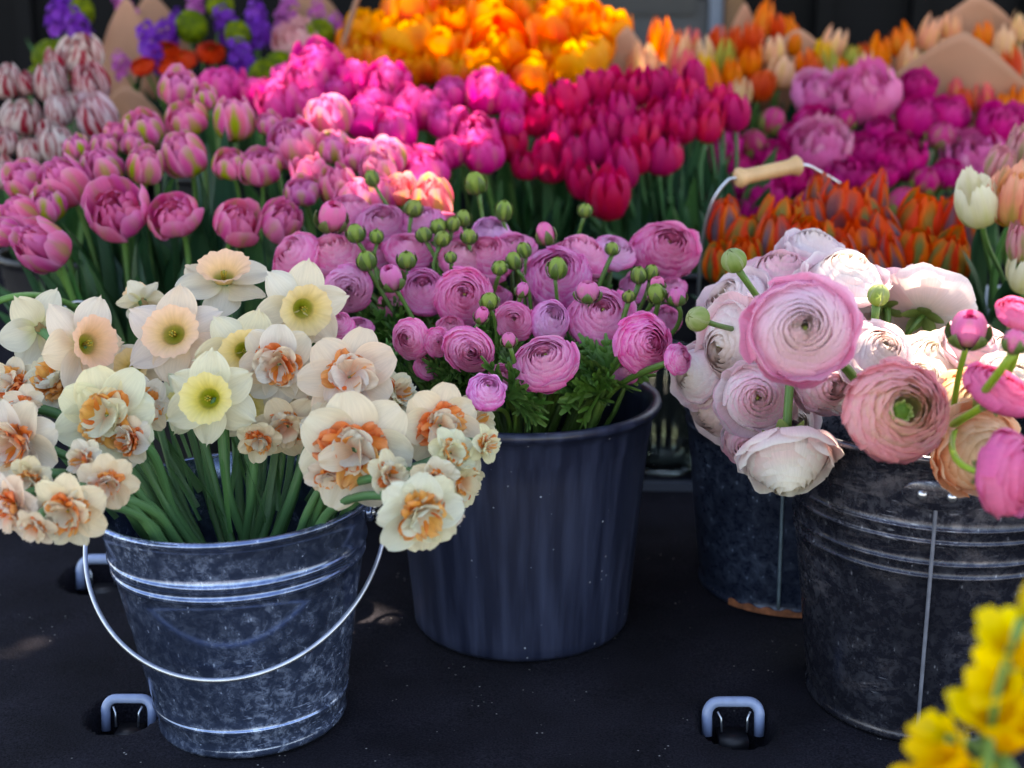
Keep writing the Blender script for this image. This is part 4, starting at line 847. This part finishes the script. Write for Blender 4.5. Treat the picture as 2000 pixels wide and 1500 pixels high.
par = [(1415, 432, 54, {'v': 3}), (1454, 451, 52), (1394, 454, 50), (1354, 462, 44), (1524, 443, 72, {'v': 1}), (1512, 478, 62), (1576, 424, 68), (1541, 404, 50), (1604, 390, 50), (1646, 413, 74, {'v': 2}), (1704, 390, 58, {'v': 5, 'look': 'tallest orange and grey-green parrot tulip'}), (1576, 484, 76, {'v': 4}), (1664, 476, 84, {'v': 2}), (1688, 432, 52), (1727, 458, 60), (1790, 486, 62, {'v': 1}), (1804, 430, 76, {'v': 4}), (1836, 394, 48), (1867, 446, 72), (1853, 506, 68, {'v': 1}), (1737, 505, 50), (1478, 415, 42), (1615, 442, 60), (1376, 494, 44), (1640, 520, 60), (1450, 505, 56), (1540, 525, 60), (1700, 520, 56), (1402, 510, 50), (1822, 470, 50)]
par = [(t[0], t[1], t[2]*1.38, *t[3:]) for i, t in enumerate(par) if i not in (2, 3, 7, 17, 21, 22, 23, 29)]
field(par, 'parrot_tulip', 'parrot', 'orange and grey-green parrot tulip', 'tulip', 'orange parrot tulips', ['par', 'par', 'pa2'], lambda y: 2.2 + (480 - y)*.0012, 40, .0045, SD, 'tulip', 2, (0, -.85))
cre = [(1909, 387, 92, {'v': 0, 'f': (-.35, -.75), 'spin': .3, 'look': 'creamy white tulip with notched petals', 'Y': 2.0}), (1990, 372, 106, {'v': 1, 'f': (-.1, -.85), 'look': 'peach and yellow parrot tulip with green streak', 'Y': 1.98}), (1957, 312, 62, {'v': 2, 'look': 'pink and green parrot tulip', 'Y': 2.15}), (1994, 470, 62, {'v': 2, 'look': 'small rosy parrot tulip with green stripe', 'Y': 1.95}), (2004, 530, 70, {'v': 0, 'look': 'white tulip low at its bucket', 'Y': 1.95}), (1996, 290, 70, {'v': 2, 'look': 'dusky pink parrot tulip', 'Y': 2.2})]
field(cre, 'parrot_tulip', 'cream', 'cream tulip', 'tulip', 'cream and peach parrot tulips', ['cr'], lambda y: 2.05, 50, .0045, SG, 'tulip', 3, (0, -.8))

ran = [(576, 498, 104, {'f': (-.35, -.45)}), (652, 494, 104, {'f': (0, -.6)}), (680, 560, 98, {'f': (.1, -.12), 'v': 4}), (826, 570, 94, {'f': (0, -.2), 'v': 1}), (906, 578, 116, {'f': (.1, -.1), 'v': 0}), (952, 500, 112, {'f': (0, -.5), 'v': 3}), (1088, 538, 126, {'f': (0, -.3), 'v': 3}), (1142, 500, 92, {'f': (.25, -.7), 'v': 4}),
 (800, 662, 80, {'f': (-.3, .05)}), (854, 668, 54, {'f': (0, 0), 'look': 'smallest round bright pink ranunculus'}), (914, 684, 94, {'f': (0, .2), 'v': 1}), (1004, 626, 78, {'f': (-.1, -.1), 'v': 5}), (1072, 628, 78, {'f': (0, -.15), 'v': 4, 'tint': (1.05, 1.2, 1.1)}), (1176, 614, 122, {'f': (.05, -.45), 'v': 2}), (1258, 670, 114, {'f': (.2, 0), 'v': 3}), (1066, 704, 122, {'f': (-.05, -.5), 'v': 2}), (660, 636, 62), (950, 762, 74, {'tint': (1.05, 1.25, 1.15), 'look': 'pale loose pink ranunculus low among stems'}),
 (1302, 482, 126, {'f': (.15, -.35), 'v': 3, 'dY': .05}), (745, 436, 92), (685, 412, 84), (825, 432, 82), (965, 454, 80, {'tint': (1.05, 1.3, 1.15)}), (800, 485, 92), (1200, 484, 92, {'tint': (1.1, 1.4, 1.15), 'look': 'palest washed pink ranunculus'}), (1002, 482, 82), (1120, 492, 80), (672, 480, 82), (900, 500, 84), (1240, 560, 60, {'dY': .1}), (1330, 700, 64, {'f': (.6, -.2)}), (1140, 560, 76, {'dY': .1}), (735, 500, 76, {'dY': .04}), (965, 580, 60, {'dY': .1}), (770, 590, 66, {'dY': .08}), (700, 640, 56, {'dY': .06}), (875, 440, 66, {'dY': .06}), (620, 540, 60, {'dY': .1}), (880, 640, 60, {'dY': .06}), (1040, 585, 60, {'dY': .09}), (1110, 650, 60, {'dY': .1}), (985, 735, 60, {'dY': .1}), (1300, 620, 62, {'dY': .08}), (1220, 720, 56, {'dY': .12}), (835, 715, 56, {'dY': .1}), (1310, 560, 60, {'dY': .1})]
YR = lambda y: 1.56 + (700 - y)*.00155
field(ran, 'ranunculus', 'ranunculus', 'bright pink ranunculus', 'ranunculus', 'pink ranunculus in the navy bucket', ['ran'], YR, 58, .0037, SR, 'ran', 3, (0, -.55), (1.03, 1.0, .90), place='')
buds = [(716, 510, 46), (794, 507, 44), (766, 546, 56, 4), (828, 458, 38), (864, 466, 38), (916, 462, 36), (880, 502, 30), (976, 522, 36), (1004, 510, 40), (1024, 490, 34), (1066, 459, 52, 3), (1087, 527, 46), (1020, 566, 38, 3), (1148, 570, 54, 4), (956, 588, 42), (940, 618, 36, 4), (994, 662, 42, 3), (1196, 486, 32), (1248, 538, 40), (1272, 534, 36), (1282, 574, 46), (1228, 578, 32), (1322, 578, 48, 3), (1284, 556, 34, 4), (727, 350, 36), (808, 406, 42), (930, 360, 48), (984, 413, 46), (1143, 410, 36), (905, 426, 40), (885, 438, 36), (856, 441, 38), (695, 457, 42), (735, 461, 38), (648, 427, 68, 4)]
bf = []
for i, t in enumerate(buds):
    v = t[3] if len(t) > 3 else i % 3; bf.append((t[0], t[1], t[2]*.88, {'v': v, 'dY': -.07, 'look': 'pink-tipped ranunculus bud' if v >= 3 else 'closed green ranunculus bud'}))
field(bf, 'ranunculus_bud', 'bud', 'green ranunculus bud', 'flower bud', 'ranunculus buds above the navy bucket', ['ran'], YR, 40, .0028, SR, None, 0, (0, -.85), spread=.3)

pale = [(1568, 644, 212, {'kind': 'bigpink', 'f': (-.05, -.05), 'Y': 1.30, 'look': 'largest round pale pink ranunculus facing out', 'b': 'big'}), (1752, 804, 208, {'kind': 'greencentre', 'f': (.0, -.02), 'Y': 1.27, 'look': 'salmon pink ranunculus with ragged green centre', 'b': 'big'}),
 (1416, 672, 170, {'v': 0, 'f': (-.72, .1), 'Y': 1.58, 'look': 'white ranunculus seen sideways', 'b': 'mid'}), (1430, 590, 150, {'v': 1, 'f': (-.5, -.5), 'Y': 1.68, 'b': 'mid', 'look': 'blush ranunculus'}), (1478, 776, 138, {'v': 4, 'f': (-.15, .05), 'Y': 1.50, 'look': 'white ranunculus with pink petal edges', 'b': 'mid'}),
 (1388, 790, 170, {'v': 1, 'f': (-.85, .25), 'Y': 1.62, 'look': 'blush ranunculus hanging over the bucket rim', 'b': 'mid'}), (1544, 912, 190, {'v': 3, 'f': (.05, .86), 'Y': 1.42, 'look': 'blush ranunculus nodding face down', 'b': 'mid'}), (1520, 542, 160, {'v': 2, 'f': (-.1, -.75), 'Y': 1.72, 'b': 'mid', 'look': 'blush ranunculus'}),
 (1648, 530, 170, {'v': 0, 'f': (0, -.85), 'Y': 1.66, 'look': 'creamy white ranunculus opened upwards', 'b': 'mid'}), (1812, 584, 168, {'v': 1, 'f': (.35, -.72), 'back': True, 'Y': 1.72, 'look': 'blush ranunculus showing its back', 'b': 'mid'}), (1726, 578, 130, {'v': 2, 'f': (.1, -.6), 'back': True, 'Y': 1.74, 'look': 'blush ranunculus turned backwards', 'b': 'mid'}),
 (1716, 690, 150, {'v': 1, 'f': (.3, -.4), 'Y': 1.45, 'b': 'big', 'look': 'blush ranunculus'}), (1850, 700, 170, {'v': 0, 'f': (.1, -.75), 'Y': 1.52, 'b': 'big', 'look': 'brilliant sunlit white ranunculus'}), (1800, 740, 120, {'v': 0, 'f': (0, -.6), 'Y': 1.46, 'b': 'big', 'look': 'sunlit white ranunculus'}), (1912, 880, 186, {'kind': 'peachran', 'v': 0, 'f': (.15, .15), 'Y': 1.32, 'look': 'creamy peach ranunculus', 'b': 'big'}),
 (1900, 795, 150, {'kind': 'peachran', 'v': 1, 'f': (.1, -.4), 'Y': 1.42, 'look': 'orange-peach ranunculus', 'b': 'big'}), (1545, 830, 120, {'v': 3, 'f': (.3, .1), 'Y': 1.6, 'b': 'mid', 'look': 'pale ranunculus'}), (1640, 640, 130, {'v': 2, 'f': (.2, -.4), 'Y': 1.6, 'b': 'mid', 'look': 'pale ranunculus'}), (1352, 735, 130, {'v': 3, 'f': (-.7, .0), 'Y': 1.6, 'b': 'mid', 'look': 'blush ranunculus'}), (1462, 856, 110, {'v': 4, 'f': (-.2, .4), 'Y': 1.56, 'b': 'mid', 'look': 'pink-edged pale ranunculus'}), (1612, 735, 140, {'v': 2, 'f': (.1, .1), 'Y': 1.5, 'b': 'big', 'look': 'blush ranunculus'}), (1470, 690, 130, {'v': 1, 'f': (-.3, .0), 'Y': 1.6, 'b': 'mid', 'look': 'blush ranunculus'}), (1590, 480, 120, {'v': 1, 'f': (.1, -.8), 'Y': 1.8, 'b': 'mid', 'look': 'blush ranunculus'}), (1650, 740, 110, {'v': 1, 'f': (.2, -.2), 'Y': 1.5, 'b': 'big', 'look': 'pale ranunculus'}), (1905, 668, 130, {'v': 2, 'f': (0, -.7), 'Y': 1.5, 'b': 'big', 'look': 'sunlit white ranunculus', 'sun': .8}), (1985, 735, 130, {'v': 1, 'f': (.1, -.6), 'Y': 1.42, 'b': 'big', 'look': 'sunlit white ranunculus', 'sun': .8}), (1960, 690, 130, {'v': 0, 'f': (.2, -.7), 'Y': 1.5, 'b': 'big', 'look': 'sunlit white ranunculus'})]
lit(pale, [(1850,700,1.2), (1800,740,1.1), (1960,690,1.0), (1960,752,.3), (1900,795,.35), (1716,690,.4)])
pale = [(t[0], t[1], t[2]*(1.0 if i < 2 else 1.1), *t[3:]) for i, t in enumerate(pale)]
field(pale, 'pale_ranunculus', 'paleran', 'blush ranunculus', 'ranunculus', 'pale ranunculus over the dark galvanised buckets', ['big', 'mid'], lambda y: 1.5, 70, .0042, SR, None, 0, (0, -.5), tintj=.03)
hot = [(1955, 752, 130, {'f': (.3, -.75), 'Y': 1.25, 'look': 'rose pink ranunculus'}), (1975, 925, 150, {'f': (.72, .0), 'Y': 1.16, 'look': 'mauve pink ranunculus turned sideways'}), (1892, 645, 76, {'kind': 'bud', 'v': 4, 'f': (-.1, -.8), 'Y': 1.32, 'name': 'ranunculus_bud', 'look': 'fat opening pink bud'}), (1990, 610, 80, {'f': (0, -.8), 'Y': 1.3, 'look': 'deep rose ranunculus'}), (1982, 668, 52, {'kind': 'bud', 'v': 3, 'f': (0, -.9), 'Y': 1.18, 'name': 'ranunculus_bud', 'look': 'rosy bud on a yellow-green stem'})]
lit(hot, [(1892,645,.4), (1990,610,.6)])
field(hot, 'rose_ranunculus', 'hotran', 'rose pink ranunculus', 'ranunculus', 'rose ranunculus over the large bucket', ['big'], lambda y: 1.3, 60, .0036, H('#8aa830'), None, 0)
gb = [(1432, 506, 58, {'Y': 1.52, 'f': (-.45, -.75), 'look': 'pale green bud on bent stem'}), (1360, 622, 56, {'Y': 1.5, 'f': (-.8, -.2), 'look': 'round green bud'}), (1716, 576, 48, {'Y': 1.5, 'f': (.1, -.85), 'look': 'green bud against blush petals'})]
field(gb, 'green_bud', 'greenbud', 'green bud', 'flower bud', 'green buds among the pale ranunculus', ['mid'], lambda y: 1.5, 60, .0038, SR, place='beside pale ranunculus')

daf = [(437, 545, 172, {'v': 2, 'f': (.15, -.68), 'spin': .3}), (340, 654, 186, {'v': 0, 'f': (.02, -.15), 'spin': .52}), (591, 602, 165, {'v': 3, 'f': (.38, .2), 'spin': .2}), (410, 778, 178, {'v': 1, 'f': (-.02, 0), 'spin': .5}), (478, 684, 165, {'v': 3, 'f': (.25, .1), 'spin': .1}), (168, 672, 190, {'v': 2, 'f': (.78, -.12)}), (262, 722, 130, {'v': 3, 'f': (0, -.3), 'dY': .1}), (275, 585, 100, {'v': 0, 'f': (-.6, -.55), 'back': True, 'dY': .05}), (75, 640, 150, {'v': 2, 'f': (-.5, -.3), 'back': True, 'dY': .06}), (365, 790, 150, {'v': 1, 'f': (-.1, .3), 'dY': .09}), (480, 800, 130, {'v': 1, 'f': (.3, .1), 'dY': .1})]
YD = lambda y: 1.27 + (1000 - y)*.00085
daf = [(t[0], t[1], t[2]*1.12, *t[3:]) for t in daf]
field(daf, 'daffodil', 'daffodil', 'white daffodil with apricot trumpet', 'daffodil', 'white daffodils with single trumpets', ['daf'], YD, 70, .0052, SD, 'daf', 2, (0, -.1))
dd = [(31, 865, 168, {'f': (-.2, .1)}), (206, 812, 180, {'f': (.1, .0)}), (546, 712, 150, {'f': (.15, .15)}), (682, 735, 176, {'f': (.05, -.15)}), (692, 882, 212, {'f': (0, .1), 'look': 'largest double white daffodil with orange frills'}), (862, 832, 145, {'f': (.4, 0)}), (928, 826, 96, {'f': (.7, -.1), 'dY': .05}), (820, 1005, 160, {'f': (.3, .45)}), (900, 940, 118, {'f': (.6, .2), 'dY': .05}), (24, 990, 120, {'f': (-.4, .4)}), (132, 1000, 136, {'f': (0, .4)}), (208, 945, 110, {'f': (.2, .3)}), (22, 750, 110, {'f': (-.4, -.3), 'dY': .08}), (285, 790, 105, {'f': (.6, .0), 'dY': .04}), (562, 835, 120, {'f': (.1, .4), 'dY': .08}), (605, 800, 120, {'f': (0, 0), 'dY': .1}), (110, 745, 130, {'f': (-.2, -.4), 'dY': .06}), (745, 820, 110, {'f': (.4, 0), 'dY': .09}), (560, 640, 110, {'f': (.2, -.3), 'dY': .1})]
dd = [(t[0], t[1], t[2]*1.2, *t[3:]) for t in dd]
dd += [(60, 935, 112, {}), (165, 900, 104, {}), (255, 862, 110, {'dY': .03}), (640, 836, 118, {'dY': .06}), (762, 930, 116, {}), (882, 885, 108, {}), (948, 868, 84, {'f': (.75, .1)}), (775, 768, 124, {'dY': .05}), (45, 800, 116, {'dY': .05}), (100, 968, 96, {}), (640, 930, 100, {'f': (0, .5), 'dY': .04}), (845, 935, 110, {'f': (.3, .4)}), (868, 1010, 100, {'f': (.6, .4), 'dY': .04}), (180, 760, 120, {'dY': .07}), (505, 860, 104, {'f': (.1, .5), 'dY': .07}), (70, 1030, 100, {'f': (-.2, .6)})]
dd = [(t[0], t[1], t[2], {'f': (max(-.8, min(.8, (t[0] - 455)/650 + rnd(-.3, .3))), max(-.4, min(.6, (t[1] - 850)/420 + rnd(-.25, .25)))), **t[3]}) for t in dd]
field(dd, 'double_daffodil', 'doubledaffodil', 'double white daffodil with orange frills', 'daffodil', 'double daffodils with orange frills', ['daf'], YD, 80, .0052, SD, 'daf', 2, (0, .1))

bo = [(110, 30, 60, 'stock'), (150, 45, 56, 'stock'), (128, 0, 56, 'stock'), (290, 75, 62, 'stock'), (325, 60, 60, 'stock'), (300, 108, 56, 'stock'), (440, 40, 60, 'stock'), (508, 60, 60, 'stock'), (470, 110, 66, 'stock'), (345, 40, 50, 'stock'), (500, 25, 54, 'stock'),
 (160, 25, 60, 'viburnum'), (95, 110, 74, 'viburnum'), (372, 50, 74, 'viburnum'), (430, 12, 60, 'viburnum'), (465, 68, 56, 'viburnum'), (545, 122, 62, 'viburnum'), (625, 68, 62, 'viburnum'), (75, 150, 50, 'viburnum'), (515, 145, 60, 'viburnum'),
 (278, 128, 42, 'redran'), (325, 98, 50, 'redran'), (358, 115, 54, 'redran'), (412, 98, 52, 'redran'), (332, 130, 44, 'redran'),
 (575, 75, 88, 'whitepeony'), (562, 30, 66, 'pinkstock'), (380, 5, 50, 'pinkstock'), (655, 45, 50, 'pinkstock'), (235, 120, 50, 'pinkstock'), (240, 10, 50, 'pinkstock'), (620, 20, 44, 'pinkstock')]
D_ = {'stock': ('purple_stock', 'violet stock flower spike', 'stock flower'), 'viburnum': ('viburnum_ball', 'lime green viburnum ball', 'viburnum'), 'redran': ('red_ranunculus', 'scarlet ranunculus', 'ranunculus'), 'whitepeony': ('pale_peony', 'pale blush peony', 'peony'), 'pinkstock': ('pink_stock', 'pink stock spike', 'stock flower')}
PROTO['whitepeony'] = [mk_peony(pk('#e0b4b4', '#dcaab0', '#e8c4c0'), 1)]
for kd, (nm_, lk, ct) in D_.items():
    its = [(a, b, c, {'kind': k}) for a, b, c, k in bo if k == kd]
    field(its, nm_, kd, lk, ct, lk + 's in the mixed bouquets', ['bo', 'bo2'], lambda y: 3.0 + (150 - y)*.002, 40, .003, SG, 'tulip', 1, (0, -.6), place='of the bouquets')
fre = [(1955, 1215, 120, {'f': (-.3, -.75)}), (1935, 1300, 110, {'f': (-.8, -.3)}), (1930, 1370, 150, {'f': (-.3, -.85)}), (1830, 1440, 130, {'f': (-.75, -.55)}), (1985, 1390, 130, {'f': (.2, -.8)}), (1790, 1500, 110, {'f': (-.6, .2)}), (1870, 1500, 110, {'f': (-.2, -.6)}), (1995, 1250, 90, {'f': (.3, -.5)}), (1990, 1145, 46, {'kind': 'freesiabud', 'look': 'small yellow-green freesia bud', 'f': (.1, -.95)}), (1790, 1400, 60, {'kind': 'freesiabud', 'look': 'curved yellow freesia bud', 'f': (-.9, -.3)})]
fre = [(t[0] + 14, t[1] + 30, t[2]*1.1, *t[3:]) for t in fre]
field(fre, 'freesia', 'freesia', 'out-of-focus yellow freesia', 'freesia', 'yellow freesias in the corner', ['ye'], lambda y: .74, 60, .0026, SG, None, 0, (0, -.6), place='beside large bucket', tintj=.04)
# green tulip bud on an arching stem
P = at(-8, 590, 1.72); root = thing('tulip_bud', 'green tulip bud on a long arching stem behind the daffodils', 'flower bud', (P.x, P.y, P.z))
ax = face(-.95, -.1); parts, cz = PROTO['greenbud'][0]; link('bud_petals', parts[0][1], root, (0, 0, 0), ax.to_track_quat('Z', 'Y'), .062, (.55, .65, .35))
mb = MB(); o3 = np.array(tuple(P)); tube(mb, bez([P, at(60, 560, 1.75), at(140, 580, 1.85), at(200, 640, 2.0)], 20) - o3, .0043, SG*1.3); link('stem', mb.mesh('stem', M_STEM), root)

# kraft paper wraps
def kraft(px, py, w_, h_, Y, ang, tilt, lab, tw=0.0):
    c = at(px, py, Y); D = depth(c); W_ = w_*D/FPX; Hh = h_*D/FPX
    S = np.linspace(0, 1, 16)[:, None]; T = np.linspace(-1, 1, 22)[None, :]; a = -math.pi/2 + R(ang) + 1.25*T
    r = W_*.5*(.55 + .6*S) ; z = Hh*(S*(1 - .75*np.abs(T + tw)**1.15) - 1.0 - .1) + .004*np.sin(5*T+S*7)
    r = r*(1 + .03*np.sin(T*9 + S*4)); x = r*np.cos(a); y = r*np.sin(a) + W_*.3; x = x + tilt*(z + Hh)
    mb = MB(); mb.grid(x, y, z, H('#c8957a')); root = thing('paper_wrap', lab, 'wrapping paper', tuple(c), 'brown paper wraps round the bunches')
    o = link('sheet', mb.mesh('sheet', M_KRAFT), root); md = o.modifiers.new('t', 'SOLIDIFY'); md.thickness = .0006
for a in [(1895, 25, 400, 300, 3.12, 0, .1, 'largest brown paper wrap with a tall peak among peach tulips', .25), (1862, -34, 330, 240, 3.45, 0, .0, 'brown paper wrap standing behind the largest one', -.1), (1556, 36, 210, 170, 3.3, 0, .05, 'brown paper wrap peaking between orange slender tulips', .1), (1228, 26, 130, 190, 3.2, 20, .0, 'narrow paper wrap between orange and mixed tulips', .35),
          (1452, -10, 80, 150, 3.4, 0, 0, 'thin paper peak behind the red slender tulips', 0), (232, -30, 130, 230, 3.28, 0, .1, 'brown paper wrap between the two purple bouquets', 0), (300, -30, 130, 150, 3.5, 0, 0, 'paper wrap behind violet stock flowers', 0), (610, -40, 130, 120, 3.5, 0, 0, 'paper wrap above the pale peony', 0), (240, 150, 160, 130, 3.0, 10, .2, 'low paper wrap behind the pink double tulips', .2)]:
    kraft(*a)
root = thing('bare_twig', 'bare brown twig leaning beside the orange tulips', 'twig', tuple(at(668, 100, 3.1)))
mb = MB(); o3 = np.array(tuple(at(668, 100, 3.1))); tube(mb, bez([at(650, 160, 3.1), at(668, 100, 3.1), at(680, 50, 3.1), at(702, -15, 3.1)], 12) - o3, .006, H('#9a6a50')); link('twig_shaft', mb.mesh('twig', M_STEM), root)
for o in SC.objects:
    if o.get('label') and len(o['label'].split()) > 16: print('LONG', o['label'])
sunblocker()
